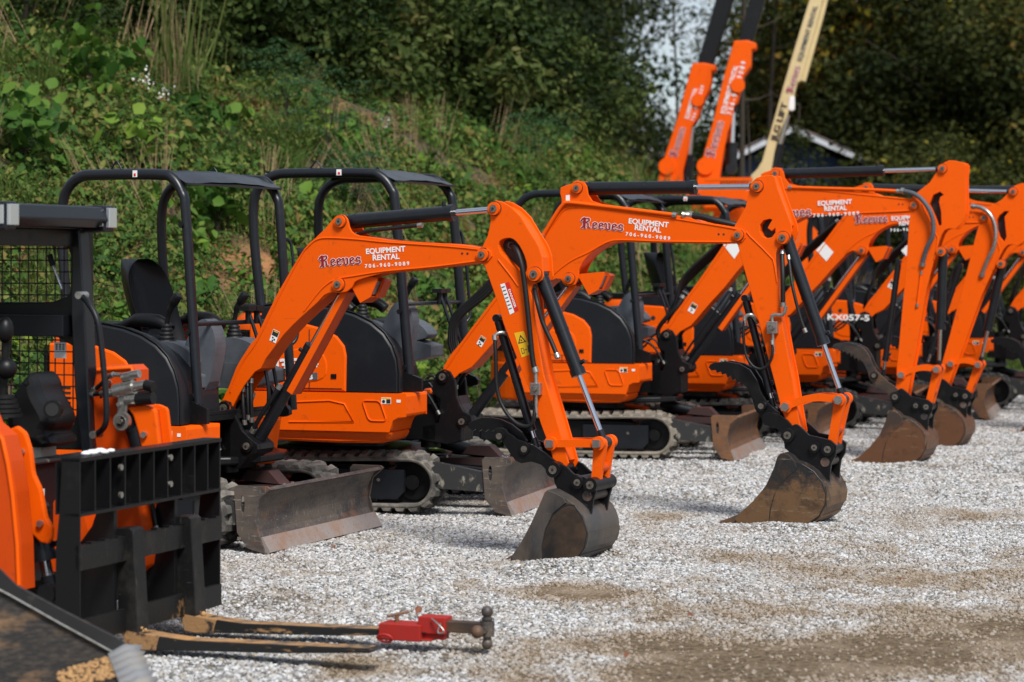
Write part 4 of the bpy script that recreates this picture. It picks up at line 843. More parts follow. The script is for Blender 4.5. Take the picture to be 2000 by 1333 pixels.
quadpx(mb, B1, [(977, 556), (994, 551), (1013, 606), (996, 615)], y, 'white'); quadpx(mb, B1, [(986, 553.5), (994, 551), (1013, 606), (1005, 610)], y - .001, 'redpaint')
p, q = B1.loc(1005.5, 602, y), B1.loc(993, 566, y); letter(mb, 'DANGER', q, p, .013, y - .002, bold=.03)
for k in range(7): quadpx(mb, B1, [(979.5 + k * 2.3, 561 + k * 7), (985.5 + k * 2.3, 559 + k * 7), (986 + k * 2.3, 561 + k * 7), (980 + k * 2.3, 563 + k * 7)], y - .0012, 'grey')
mb.build('danger_plate', a1); mb = MB(); quadpx(mb, B1, [(1004, 651), (1023, 647), (1039, 691), (1019, 699)], y, 'yellow')
quadpx(mb, B1, [(1012, 672), (1016, 654), (1028, 668)], y - .001, 'ink'); quadpx(mb, B1, [(1014.5, 669.5), (1016.8, 658.5), (1024.5, 667)], y - .0015, 'yellow'); quadpx(mb, B1, [(1016.5, 667), (1017.3, 662.5), (1020.5, 666)], y - .002, 'ink')
quadpx(mb, B1, [(1017, 681), (1022, 679.5), (1025, 690), (1020, 692)], y - .001, 'ink'); quadpx(mb, B1, [(1018, 682), (1021.3, 681), (1023.8, 689), (1020.7, 690.4)], y - .0015, 'yellow')
quadpx(mb, B1, [(1030, 675), (1033, 674), (1036, 688), (1032, 689)], y - .001, 'ink'); quadpx(mb, B1, [(1024, 683.5), (1029.5, 682), (1029.8, 683), (1024.3, 684.6)], y - .001, 'ink')
mb.build('warning_decal', a1)
def hpx(root, fr, pts, r=.010, c=-.1, m='hose', name='hydraulic_hose', parent=None): 
    return hose(root, fr, [(lambda q, cc: (q[0], cc, q[1]))(fr.loc(p[0], p[1], p[2] if len(p) > 2 else c), p[2] if len(p) > 2 else c) for p in pts], r, m, name, parent=parent)
hpx(x1, B1, [(995, 478, 0), (1008, 487, -.08), (1018, 515, -.10), (1024, 550, -.10), (1031, 610, -.10), (1040, 700, -.10), (1047, 728, -.10)], .0155)
hpx(x1, B1, [(1043, 560, -.03), (1049, 590, -.10), (1060, 630, -.10), (1078, 670, -.10), (1090, 700, -.11)], .0135)
hpx(x1, B1, [(966, 655, -.09), (968, 690, -.10), (971, 760, -.10), (985, 800, -.10), (1010, 828, -.11), (1035, 832, -.11), (1043, 815, -.11), (1045, 790, -.10), (1047, 750, -.10)], .012)
hpx(x1, B1, [(690, 462, -.02), (720, 452, -.05), (770, 446, -.055), (825, 440, -.055)], .012)
mb = MB()   # shut-off valve block
v = B1.loc(1047, 760, -.10); mb.box((v[0] - .03, -.12, v[1] - .035), (v[0] + .03, -.075, v[1] + .035), 'zinc'); mb.cyl((v[0], -.12, v[1]), (v[0], -.145, v[1]), .018, 'pin', 6); mb.cyl((v[0], -.1, v[1] + .03), (v[0] - .005, -.1, v[1] + .13), .013, 'zinc', 8); mb.cyl((v[0], -.1, v[1] - .03), (v[0], -.1, v[1] - .14), .012, 'zinc', 8)
mb.build('valve_block', x1, B1, .003); mb = MB(); v = B1.loc(968, 655, -.09); mb.tube(spline([(v[0], -.09, v[1] - .03), (v[0], -.09, v[1]), (v[0] + .03, -.07, v[1] + .015), (v[0] + .06, -.03, v[1])], 4), .012, 'zinc', 8)
mb.build('pipe_elbow', x1, B1)
for px0, py0, px1, py1 in ((474, 757, 478, 830), (483, 745, 486, 820), (490, 740, 492, 825)):
    hpx(x1, B1, [(px0, py0, -.03), (px0 + 1, (py0 + py1) / 2, -.05), (px1, py1, -.04)], .012)
hpx(x1, B1, [(548, 752, -.06), (530, 780, -.07), (508, 815, -.07), (492, 845, -.06)], .014)

# second machine
P2 = trace2(); U2 = Frame(-1.30, 17.45, 15); O2 = Frame(-1.4, 17.23, 19.5)
x2 = digger('orange compact excavator second from the loader, small white number plate on its boom ear', U2)
undercarriage(x2, U2, 1.5, 'rubber', 'steel_worn'); sk2, sd2 = upper(x2, O2)
P2['btop'] = B2.loc(1129, 368, -.075)
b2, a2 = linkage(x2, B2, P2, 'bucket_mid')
caption(b2, B2, ((1227.5, 436.5), (1305.6, 444.6)), ((1239.5, 449), (1291, 455)), ((1221.5, 460.5), (1308.6, 469.5)), ((1133.6, 445), (1217.6, 452)), (.034, .0235, .07), -.075)
mb = MB(); warn_boom(mb, B2.loc(940, 667, -.09), R(-32), -.0892, .045, .07); mb.build('warning_decal', b2)
mb = MB(); quadpx(mb, B2, [(1105, 382), (1113, 381), (1113, 393), (1105, 393)], -.0895, 'white'); mb.build('number_decal', b2)
hpx(x2, B2, [(1057, 466, -.10), (1075, 436, -.10), (1090, 412, -.10), (1100, 400, -.10), (1110, 396, -.10), (1150, 400, -.09), (1240, 411, -.09), (1322, 421, -.09)], .014, m='orange', name='hydraulic_pipe')
hpx(x2, B2, [(1345, 421, -.05), (1370, 424, -.05), (1400, 432, -.05), (1435, 440, -.03), (1450, 446, 0)], .022)
hpx(x2, B2, [(1331, 420, -.08), (1345, 421, -.06)], .018, m='zinc')
for k in range(4):
    hpx(x2, B2, [(1010 - k * 3, 470 + k * 6, .02), (960, 545 + k * 7, 0), (915, 590 + k * 5, 0), (885 + k * 3, 620 + k * 3, 0), (878 + k * 4, 665, 0), (885 + k * 4, 700, 0), (880 + k * 3, 760, -.02)], .015)
hpx(x2, B2, [(1455, 618, -.09), (1452, 650, -.10), (1456, 690, -.10), (1470, 715, -.11), (1488, 721, -.11), (1502, 710, -.11), (1509, 690, -.11), (1508, 665, -.10)], .010)
hpx(x2, B2, [(1527, 490, -.03), (1529, 540, -.09), (1529, 600, -.09)], .016)
hpx(x2, B2, [(1540, 500, -.03), (1548, 560, -.10), (1563, 620, -.11), (1574, 650, -.11)], .011)
mb = MB(); v = B2.loc(1509, 640, -.10); mb.box((v[0] - .035, -.12, v[1] - .04), (v[0] + .035, -.07, v[1] + .04), 'zinc'); mb.cyl((v[0], -.12, v[1]), (v[0], -.145, v[1]), .02, 'pin', 6); mb.cyl((v[0], -.1, v[1] - .03), (v[0] + .005, -.1, v[1] - .17), .012, 'zinc', 8)
mb.tube(spline([(v[0], -.1, v[1] + .03), (v[0] + .0, -.1, v[1] + .08), (v[0] + .07, -.1, v[1] + .085), (v[0] + .09, -.1, v[1] + .14)], 4), .013, 'zinc', 8)
mb.build('valve_block', x2, B2, .003); mb = MB(); v = B2.loc(1457, 622, -.09); mb.tube(spline([(v[0] - .01, -.09, v[1] - .05), (v[0], -.09, v[1] + .01), (v[0] + .04, -.08, v[1] + .02), (v[0] + .06, -.03, v[1] - .03)], 4), .013, 'zinc', 8)
mb.build('pipe_elbow', x2, B2)
mb = MB(); y = -.7775     # model marking on the side panel
letter(mb, 'U35', O2.loc(520, 725, -.78), O2.loc(582, 722, -.78), .075, y, bold=.04); mb.build('model_lettering', sd2); mb = MB(); letter(mb, '-4', O2.loc(592, 718, -.78), O2.loc(622, 717, -.78), .05, y, bold=.03)
mb.build('model_lettering', sd2); mb = MB(); quadpx(mb, O2, [(596, 729), (620, 728), (620, 742), (596, 743)], y, 'grey'); letter(mb, 'B', O2.loc(603, 741, -.78), O2.loc(611, 741, -.78), .034, y - .002, bold=.05)
mb.build('emblem', sd2)

# third to sixth machines
def rt(B, px, kscale=1.0): return retarget(P2, *[B.loc(*q, -.08) for q in px], kscale=kscale)
P3 = rt(B3, [(1304, 654), (1786, 401), (1751, 775), (1807.5, 793), (1830, 722)]); P3['atop'] = B3.loc(1842, 330, -.065); P3['abc'] = B3.loc(1839.5, 491.7, -.065); P3['lk0'] = B3.loc(1761.5, 732.6, -.07)
P3['armh'] = [B3.L([(1815, 400), (1823, 381), (1836, 375), (1843, 381), (1836, 386), (1834, 395), (1838, 413), (1839, 439), (1834, 443), (1826, 423), (1817, 405)], -.08)]
P4 = rt(B4, [(1505, 628), (1922, 426), (1832, 755), (1883.6, 772), (1911, 713)]); P4['atop'] = B4.loc(1980, 375, -.065); P4['abc'] = B4.loc(1956, 516, -.065); P4['lk0'] = B4.loc(1858, 711, -.07)
P4['armh'] = [B4.L([(1947, 431), (1952, 421), (1962, 413), (1971, 413), (1967, 418), (1962, 424), (1964, 447), (1966, 463), (1961, 473), (1952, 463), (1947, 447)], -.08)]
x3 = digger('orange compact excavator with a rust-coloured bucket and blade, parked past the gap in the row', Frame(.69, 22.04, 14))
U3 = Frame(.62, 22.0, 15); undercarriage(x3, U3, 1.5, 'rubber_dusty', 'steel_rust'); O3 = Frame(.42, 22.0, 20); upper(x3, O3)
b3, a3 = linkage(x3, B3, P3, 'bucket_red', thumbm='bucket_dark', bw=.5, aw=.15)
caption(b3, B3, ((1597.5, 402), (1664, 398.5)), ((1610, 412.5), (1654, 410.3)), ((1588, 424.5), (1678, 419.5)), ((1504, 427), (1585, 421.5)), (.039, .028, .085), -.08)
mb = MB(); warn_boom(mb, B3.loc(1353, 602, -.09), R(-30), -.0892, .06, .09); mb.build('warning_decal', b3); mb = MB(); quadpx(mb, B3, [(1412, 478), (1440, 476), (1446, 488), (1434, 506)], -.0895, 'white'); mb.build('decal', b3)
hpx(x3, B3, [(1335, 578, -.05), (1322, 600, -.08), (1298, 625, -.08), (1285, 650, -.06), (1300, 690, -.05), (1320, 720, -.03)], .022)
hpx(x3, B3, [(1540, 366, -.09), (1600, 368, -.09), (1700, 371, -.09), (1757, 374, -.09)], .014, m='orange', name='hydraulic_pipe')
hpx(x3, B3, [(1760, 373, -.09), (1785, 379, -.12), (1805, 395, -.14), (1821, 425, -.14), (1822, 460, -.14), (1810, 485, -.12), (1801, 520, -.09)], .020, m='grey')
hpx(x3, B3, [(1800, 530, -.09), (1796, 560, -.09), (1791, 600, -.09)], .010, m='orange', name='hydraulic_pipe')
x4 = digger('orange compact excavator just beyond the rusty-bucket one, pale grey hose looped over its arm', Frame(1.9, 24.0, 14))
U4 = Frame(1.62, 23.9, 15); undercarriage(x4, U4, 1.5, 'rubber_dark', 'steel_rust'); upper(x4, Frame(1.45, 23.85, 20))
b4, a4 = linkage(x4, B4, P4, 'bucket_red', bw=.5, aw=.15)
caption(b4, B4, ((1741, 431), (1800, 428)), ((1756, 441), (1794, 438)), ((1739, 453), (1812, 449)), ((1669.6, 437), (1734, 434)), (.04, .028, .085), -.08)
mb = MB(); quadpx(mb, B4, [(1609, 473), (1628, 493), (1614, 511), (1594, 489)], -.0895, 'white'); mb.build('decal', b4)
hpx(x4, B4, [(1898, 403, -.09), (1918, 407, -.12), (1934, 420, -.14), (1944, 445, -.14), (1942, 480, -.14), (1928, 510, -.12), (1917, 540, -.09)], .020, m='zinc')
x5 = digger('orange compact excavator with white lettering on its rear panel, sixth from the fence-like canopies', Frame(2.8, 25.8, 14)); x5['label'] = 'orange compact excavator whose flank carries white block lettering, between two booms with white diamond plates'
P5 = rt(B5, [(1688, 618), (2088, 428), (2045, 748), (2092, 762), (2120, 708)])
undercarriage(x5, Frame(2.77, 25.75, 15), 1.5, 'rubber_dark', 'steel_rust'); sk5, sd5 = upper(x5, Frame(2.58, 25.7, 20), canopy=True)
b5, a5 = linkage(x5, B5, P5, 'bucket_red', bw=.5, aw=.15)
mb = MB(); quadpx(mb, B5, [(1772, 478), (1772, 503), (1760, 490)], -.0895, 'white'); mb.build('decal', b5); mb = MB(); warn_boom(mb, B5.loc(1742, 556, -.09), R(-30), -.0892, .06, .09); mb.build('warning_decal', b5)
mb = MB(); O5 = Frame(2.58, 25.7, 20); letter(mb, 'KX057-5', O5.loc(1616, 625, -.78), O5.loc(1698, 627, -.78), .058, -.7775, bold=.03); mb.build('lettering', sd5)
x6 = digger('orange compact excavator farthest along the row, partly cut off where its arm leaves the picture', Frame(3.9, 27.6, 14)); x6['label'] = 'orange compact excavator farthest back at the end of the row'
undercarriage(x6, Frame(3.92, 27.55, 15), 1.5, 'rubber_dark', 'steel_rust'); upper(x6, Frame(3.73, 27.5, 20))
b6, a6 = linkage(x6, B6, P4, 'bucket_red', bw=.5, aw=.15)
x7 = digger('', Frame(5.1, 29.4, 14)); x7['label'] = 'orange compact excavator at the very end, mostly hidden by the arms of the others'
undercarriage(x7, Frame(5.07, 29.35, 15), 1.5, 'rubber_dark', 'steel_rust'); upper(x7, Frame(4.88, 29.3, 20))
linkage(x7, Frame(5.0, 29.3, 21), P4, 'bucket_red', bw=.5, aw=.15)

# ---------------------------------------------------------------- skid-steer loader at the left edge, with a pallet fork on its arms
LF = Frame(-1.595, 10.77, 21)
ld = empty('skid_steer_loader', LF.world(-1.6, 0, 0), 'orange skid-steer loader with wire-screened black cab and silver hose couplings', 'loader')
def P3d(px, py, y): x, z = LF.loc(px, py, y); return (x, y, z)
mb = MB(); yp = .42       # cab
pil = LF.L([(146, 448), (160, 448), (170, 600), (182, 850), (188, 905), (166, 905), (150, 760), (143, 600)], yp)
plate(mb, pil, yp + .02, .09, 'tube', bev=.008)
def rect_frame(mb, y, x0, z0, x1, z1, w, m, t=.05):
    out = [(x0, z0), (x1, z0), (x1, z1), (x0, z1)]; hole = chaikin([(x0 + w, z0 + w), (x1 - w, z0 + w), (x1 - w, z1 - w), (x0 + w, z1 - w)], 2, .12)
    plate(mb, out, y, t, m, [hole], .006)
xA, zA = LF.loc(150, 440, yp)
rect_frame(mb, .50, xA - 1.05, 1.42, xA + .03, zA + .02, .10, 'black'); rect_frame(mb, .50, xA - 1.05, .82, xA + .03, 1.43, .07, 'black')
mb.box((xA - 1.1, -.52, zA - .02), (xA + .02, .54, zA + .07), 'tube'); mb.box((xA - .1, -.50, zA - .10), (xA + .0, .50, zA - .02), 'black')
mb.plan([(xA - 1.1, -.50), (xA - 1.1, .5), (xA - 1.0, .5), (xA - 1.0, -.5)], .5, zA, 'black')
mb.box((xA - .98, .38, 1.36), (xA - .05, .46, 1.46), 'slate')
cab = mb.build('cab', ld, LF, .006)
mb = MB()                  # roof brow
zb = LF.loc(80, 398, 0)[1]
br = [(xA + .02, zb), (xA + .16, zb - .01), (xA + .18, zb - .07), (xA + .13, zb - .105), (xA + .0, zb - .10)]
mb.prism(br, -.42, .40, 'tube'); mb.build('roof_brow', cab, None, .006)
for s_ in (-1, 1):
    yl = .44 if s_ > 0 else -.40
    mb = MB(); mb.box((xA + .04, yl - .045, zb - .125), (xA + .165, yl + .045, zb + .0), 'tube'); o = mb.build('work_light', cab, None, .008)
    mb = MB(); mb.box((xA + .166, yl - .036, zb - .105), (xA + .185, yl + .036, zb - .012), 'lens'); mb.box((xA + .05, yl - .052, zb - .10), (xA + .16, yl - .046, zb - .015), 'lens'); mb.build('lens', o, None, .006)
mb = MB()                  # wire screen
z0, z1, z2 = .86, 1.46, 1.95
ys = .50
for i in range(21): x = xA - 1.0 + i * .049; mb.tube([(x, ys, .88), (x + .0, ys + .0, 1.38)], .0035, 'ink', 5); mb.tube([(x, ys, 1.48), (x, ys, zA - .05)], .0035, 'ink', 5)
for i in range(9): mb.tube([(xA - 1.0, ys - .005, .90 + i * .055), (xA, ys - .005, .90 + i * .055)], .0035, 'ink', 5)
for i in range(7): mb.tube([(xA - 1.0, ys - .005, 1.50 + i * .055), (xA, ys - .005, 1.50 + i * .055)], .0035, 'ink', 5)
mb.build('wire_screen', cab)
mb = MB()
for q, m_, dy in (((106, 669, 129, 686), 'white', 0), ((106, 688, 129, 700), 'white', 0)):
    a, b_ = P3d(q[0], q[3], .485), P3d(q[2], q[1], .485); mb.box((a[0], .484, a[2]), (b_[0], .487, b_[2]), m_)
for i in range(9): a = P3d(110 + (i % 3) * 6.5, 674 + (i // 3) * 4.2, .48); mb.box((a[0] - .005, .482, a[2] - .003), (a[0] + .005, .4839, a[2] + .004), 'ink')
mb.build('caution_plate', cab)
mb = MB(); mb.tube(spline([P3d(159, 578, .30), P3d(172, 592, .26), P3d(188, 620, .24), P3d(196, 660, .24), P3d(205, 750, .24), P3d(208, 810, .24), P3d(203, 835, .25), P3d(187, 850, .30)], 5), .014, 'slate', 10)
for q in ((159, 577), (187, 849)): a = P3d(*q, .30); mb.cyl((a[0], .27, a[2]), (a[0], .34, a[2]), .018, 'zinc', 10)
mb.build('grab_handle', cab)
mb = MB(); mb.tube([P3d(97, 498, .44), P3d(104, 520, .44)], .014, 'black'); mb.tube([P3d(104, 520, .44), P3d(121, 565, .44)], .006, 'chrome'); mb.build('gas_strut', cab)
def blob(mb, c, r, m, n=10, k=7, sq=1.):
    V = []; 
    for i in range(k + 1):
        a = math.pi * i / k
        for j in range(n): b_ = 2 * math.pi * j / n; V.append((c[0] + r[0] * math.sin(a) * math.cos(b_), c[1] + r[1] * math.sin(a) * math.sin(b_), c[2] + r[2] * math.cos(a)))
    mb.add(V, [(i * n + j, (i + 1) * n + j, (i + 1) * n + (j + 1) % n, i * n + (j + 1) % n) for i in range(k) for j in range(n)], m, True)
mb = MB()                  # moulded control pod
pod = LF.L([(66, 740), (84, 722), (98, 742), (102, 765), (112, 782), (126, 808), (128, 828), (116, 842), (128, 850), (132, 872), (60, 872), (46, 856), (34, 816), (44, 778)], .12)
plate(mb, chaikin(pod, 2), .12, .26, 'plastic', bev=.05); a = P3d(106, 799, -.03); mb.cyl(a, (a[0] + .02, a[1] - .05, a[2]), .042, 'plastic', 20); mb.cyl((a[0] + .02, a[1] - .05, a[2]), (a[0] + .022, a[1] - .055, a[2]), .03, 'ink', 20)
mb.build('control_pod', ld, LF)
mb = MB(); mb.tube(spline([P3d(14, 640, -.1), P3d(10, 700, -.1), P3d(6, 780, -.1)], 4), .02, 'plastic', 10); blob(mb, P3d(12, 720, -.12), (.05, .05, .05), 'plastic'); blob(mb, P3d(10, 645, -.12), (.04, .04, .06), 'plastic')
for i in range(5): a = P3d(8, 775 + i * 9, -.12); mb.cyl((a[0], a[1], a[2] - .008), (a[0], a[1], a[2] + .008), .05 + i * .009, 'hose', 14)
mb.build('joystick', ld, LF)
mb = MB()                  # seat-side pan, dark engine block behind
a, b_ = P3d(-60, 1005, .42), P3d(150, 925, .42)
mb.box((-1.9, -.45, .25), (-.62, .45, .80), 'black'); mb.box((-.64, -.42, .48), (-.58, .42, .80), 'slate'); mb.box((-.66, -.44, .795), (-.56, .44, .815), 'mudplate')
body = mb.build('chassis', ld, LF, .01)
mb = MB(); a, b_ = LF.loc(99, 961, -.1), LF.loc(120, 930, -.1); mb.box((-.579, -.16, .56), (-.576, .02, .68), 'white'); mb.build('sticker', body)
for (px, py) in ((150, 1040), (255, 1030)):
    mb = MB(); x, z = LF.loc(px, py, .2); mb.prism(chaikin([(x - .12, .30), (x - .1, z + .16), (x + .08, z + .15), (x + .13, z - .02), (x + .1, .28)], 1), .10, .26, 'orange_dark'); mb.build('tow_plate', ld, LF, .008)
mb = MB(); c = P3d(75, 882, .2); mb.box((c[0] - .08, c[1] - .07, c[2] - .04), (c[0] + .06, c[1] + .07, c[2] + .03), 'jug'); mb.cyl((c[0] + .03, c[1], c[2] + .03), (c[0] + .03, c[1], c[2] + .055), .022, 'jug', 12); mb.build('washer_bottle', ld, LF, .015)
for sx in (-.85, -1.75):
    for sy in (-.62, .62):
        mb = MB()
        for i in range(28):
            a = 2 * math.pi * i / 28; s_ = .13 if i % 2 else -.13
            mb.box((-.03, min(0, s_), .33), (.03, max(0, s_), .385), 'rubber', rot=lambda v, a=a: (v[0] * math.cos(a) + v[2] * math.sin(a), v[1], -v[0] * math.sin(a) + v[2] * math.cos(a)))
        mb.cyl((0, -.13, 0), (0, .13, 0), .345, 'rubber', 40); mb.cyl((0, -.135, 0), (0, .135, 0), .2, 'orange_dark', 24)
        mb.build('wheel', ld, Frame(*LF.world(sx, sy, 0).xy, 21, .385), .01)
# lift arms
for side in (-1, 1):
    yb = -.56 if side < 0 else .50
    if side < 0:
        out = LF.L([(-60, 700), (-6, 826), (22, 850), (34, 900), (44, 960), (53, 1060), (56, 1150), (40, 1140), (-80, 1120), (-90, 800)], yb)
        edge = LF.L([(-4, 830), (20, 856), (31, 905), (40, 965), (49, 1060), (52, 1140)], yb)
    else:
        out = LF.L([(188, 800), (200, 718), (212, 714), (270, 712), (280, 722), (280, 745), (258, 748), (256, 770), (312, 800), (318, 860), (322, 930), (330, 1040), (290, 1060), (190, 1030)], yb)
        edge = LF.L([(204, 722), (270, 717), (276, 740)], yb)
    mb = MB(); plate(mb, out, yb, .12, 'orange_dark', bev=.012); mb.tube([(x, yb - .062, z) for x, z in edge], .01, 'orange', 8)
    arm = mb.build('lift_arm', ld, LF)
    if side < 0:
        br_ = LF.L([(22, 838), (36, 832), (52, 845), (63, 880), (68, 925), (82, 955), (92, 1010), (104, 1030), (104, 1050), (96, 1062), (82, 1060), (62, 1040), (46, 1000), (34, 960), (28, 900)], yb + .12)
        ca, cb = LF.loc(60, 1000, yb + .14), LF.loc(92, 1160, yb + .14)
    else:
        br_ = LF.L([(250, 796), (288, 792), (306, 800), (311, 840), (316, 880), (322, 1010), (308, 1024), (296, 990), (284, 900), (274, 850), (262, 810)], yb - .10)
        ca, cb = LF.loc(246, 818, yb - .12), LF.loc(306, 1050, yb - .12)
    yy = yb + (.12 if side < 0 else -.10)
    mb = MB(); plate(mb, chaikin(br_, 1, .12), yy, .03, 'orange', bev=.008)
    if side > 0: plate(mb, chaikin(br_, 1, .12), yy + .11, .02, 'orange', bev=.006)
    for q in ((47, 883), (84, 1022), (286, 849)):
        x, z = LF.loc(*q, yy)
        if (q[0] < 150) == (side < 0): nut(mb, x, z, yy - .015, .016)
    mb.build('cylinder_bracket', arm)
    o = ram(ld, LF, ca, cb, yy + .055, .052, 'tilt_cylinder', .60, .5)
mb = MB()                  # hydraulic coupling block
yc = .38
def pc(a, b, r, m, n=14): A, B = P3d(*a, yc), P3d(*b, yc); mb.cyl(A, B, r, m, n)
pl = LF.L([(232, 762), (248, 758), (250, 790), (244, 842), (232, 842), (230, 800)], yc); plate(mb, pl, yc, .02, 'zinc', bev=.004)
pc((224, 765), (262, 756), .034, 'zinc'); pc((262, 756), (284, 752), .024, 'zinc'); pc((284, 752), (300, 756), .026, 'plastic'); pc((240, 738), (256, 735), .022, 'zinc'); pc((256, 733), (272, 730), .02, 'zinc'); pc((236, 733), (222, 732), .010, 'zinc')
pc((247, 781), (268, 781), .026, 'zinc'); pc((268, 781), (300, 778), .030, 'plastic'); pc((225, 768), (205, 768), .020, 'zinc')
x, z = LF.loc(248, 822, yc); mb.cyl((x, yc - .03, z), (x, yc - .055, z), .042, 'zinc', 24); mb.cyl((x, yc - .054, z), (x, yc - .06, z), .025, 'chrome', 20); mb.cyl((x, yc - .059, z), (x, yc - .066, z), .012, 'pin', 6)
for q in ((236, 771), (236, 790), (236, 838)): x, z = LF.loc(*q, yc); nut(mb, x, z, yc - .012, .011)
mb.build('hose_coupling', ld, LF, .003)
for P_ in ([(222, 732, .38), (210, 738, .4), (196, 752, .42), (180, 764, .44)], [(205, 768, .38), (190, 770, .4), (176, 772, .42)], [(214, 745, .42), (200, 770, .44), (196, 785, .46), (180, 783, .46)], [(306, 1040, .2), (300, 1000, .2), (294, 960, .24), (292, 930, .3)]):
    hpx(ld, LF, P_, .010)

# --- pallet fork on the arms
pf = empty('pallet_fork', LF.world(0, 0, 0), 'black pallet fork attachment with two clay-smeared tines lying just over the gravel', 'pallet fork')
mb = MB()
HW = .632
for y in (-HW + .006, HW - .006):
    plate(mb, [(.0, .10), (.0, .88), (-.085, .88), (-.10, .64), (-.115, .50), (-.12, .12)], y, .012, 'black', bev=.002)
mb.box((-.09, -HW, .868), (.004, HW, .885), 'black'); mb.box((-.08, -HW, .636), (.002, HW, .650), 'black')
mb.box((-.022, -HW, .41), (.006, HW, .515), 'rail'); mb.box((-.02, -HW, .10), (.004, HW, .20), 'rail_low')
for k in range(9): y = -HW + .126 * (k + 1) - .0; plate(mb, [(.002, .65), (.002, .868), (-.078, .868), (-.078, .65)], y, .010, 'black', bev=.001)
for k in range(11):
    y = -HW + .1 + k * .112; mb.box((-.021, y - .018, .515), (.008, y + .018, .523), 'black')
for y in (-.30, .24):
    plate(mb, [(-.02, .10), (-.02, .64), (-.10, .64), (-.13, .56), (-.21, .46), (-.25, .14), (-.2, .10)], y, .03, 'black', bev=.002)
mb.box((-.13, -HW + .02, .64), (-.122, HW - .02, .86), 'black')
fr_ = mb.build('frame', pf, LF)
mb = MB()
for (y, z) in ((-.30, .82), (-.30, .70), (.14, .83), (.14, .71)): mb.cyl((.0, y - .0, z), (.012, y, z), .014, 'zinc', 8)
mb.build('bolts', fr_)
for yf in (-.20, .325):
    mb = MB(); prof = [(-.035, .09), (-.052, .548), (.02, .552), (.035, .54), (.062, .09)]
    plate(mb, prof, yf, .10, 'rail', bev=.004)
    plate(mb, [(.0, .03), (-.02, .11), (.06, .10), (.17, .088), (.15, .026), (.05, .022)], yf, .101, 'fork_heel', bev=.004)
    plate(mb, [(.15, .089), (.30, .0775), (.8, .083), (1.17, .090), (1.20, .086), (1.16, .072), (.75, .048), (.3, .0325), (.15, .027)], yf, .10, 'fork_side', bev=.004)
    mb.add([(.06, yf - .046, .096), (.06, yf + .046, .096), (.3, yf + .046, .0785), (.3, yf - .046, .0785)], [(0, 3, 2, 1)], 'fork_clay')
    mb.add([(.3, yf - .046, .0785), (.3, yf + .046, .0785), (.8, yf + .046, .0855), (.8, yf - .046, .0855), (1.16, yf - .046, .0925), (1.16, yf + .046, .0925)], [(0, 3, 2, 1), (3, 4, 5, 2)], 'fork_clay')
    for q in range(14): blob(mb, (rnd.uniform(-.03, .10), yf + rnd.uniform(-.05, .05), .105 - .0 + rnd.uniform(-.02, .01)), (rnd.uniform(.006, .018),) * 3, 'clay', 6, 5)
    mb.build('tine', pf, LF)
rg = empty('crumpled_rag', (0, 0, 0), '', 'rag'); bpy.data.objects.remove(rg)
mb = MB(); 
for i, (dx, dy, r_) in enumerate(((0, 0, .03), (.03, .05, .022), (-.01, .08, .03), (.0, -.05, .025), (.02, .12, .02))): blob(mb, (-.04 + dx, -.46 + dy, .895), (r_ * .9, r_ * 1.1, r_ * .45), 'white', 8, 6)
rgo = mb.build('rag', None); rgo.location = LF.world(0, 0, 0); rgo.rotation_euler = (0, 0, -LF.t)
tag(rgo, 'crumpled white rag left on the top rail of the pallet fork', 'rag')

# --- red hitch adapter on the far tine
yf = .325; h0 = P3d(760, 1240, yf)[0]; hp = h0 + .22
ha = empty('hitch_adapter', LF.world(hp, yf, .07), 'red tow-hitch adapter with rusty ball mount pushed onto the far fork tine', 'hitch adapter')
def hb(nm, mb, bev=.003, parent=None): 
    o = mb.build(nm, parent or ha, LF if parent is None else None, bev)
    return o
X0 = LF.loc(740, 1240, yf - .06)[0]
mb = MB(); mb.box((X0, yf - .065, .045), (X0 + .20, yf + .06, .118), 'red'); mb.box((X0 + .20, yf - .065, .05), (X0 + .25, yf + .06, .058), 'red'); clamp = hb('clamp_sleeve', mb, .004)
mb = MB(); mb.box((X0 + .18, yf - .045, .08), (X0 + .31, yf + .04, .155), 'red'); mb.box((X0 + .17, yf - .03, .055), (X0 + .30, yf + .03, .08), 'red'); hb('receiver_box', mb, .004)
mb = MB(); mb.box((X0 + .29, yf - .026, .088), (X0 + .49, yf + .026, .138), 'bucket_dark'); hb('drawbar', mb, .004)
mb = MB(); bx = X0 + .49
mb.cyl((bx, yf, .045), (bx, yf, .17), .018, 'steel_worn', 14); blob(mb, (bx, yf, .185), (.027, .027, .027), 'steel_worn', 16, 10); blob(mb, (bx, yf, .045), (.024, .024, .026), 'steel_worn', 16, 10); mb.cyl((bx, yf - .05, .11), (bx, yf, .11), .016, 'steel_worn', 12); blob(mb, (bx - .02, yf - .065, .105), (.029, .029, .029), 'steel_rust', 16, 10); mb.cyl((bx, yf, .08), (bx, yf, .145), .032, 'steel_worn', 16); mb.cyl((bx, yf, .150), (bx, yf, .158), .025, 'steel_worn', 16)
hb('tow_ball', mb, 0)
mb = MB(); mb.cyl((X0 + .06, yf, .11), (X0 + .06, yf, .148), .010, 'steel_rust', 10); mb.tube([(X0 + .03, yf - .035, .145), (X0 + .06, yf, .152), (X0 + .10, yf + .035, .160)], .007, 'steel_rust', 8); hb('tee_screw', mb, 0)
mb = MB(); mb.tube([(X0 + .035 + .035 * math.cos(R(a)), yf - .075 - .01 * math.sin(R(a)), .055 + .018 * math.sin(R(a))) for a in range(0, 361, 24)], .006, 'red', 8); hb('shackle', mb, 0)
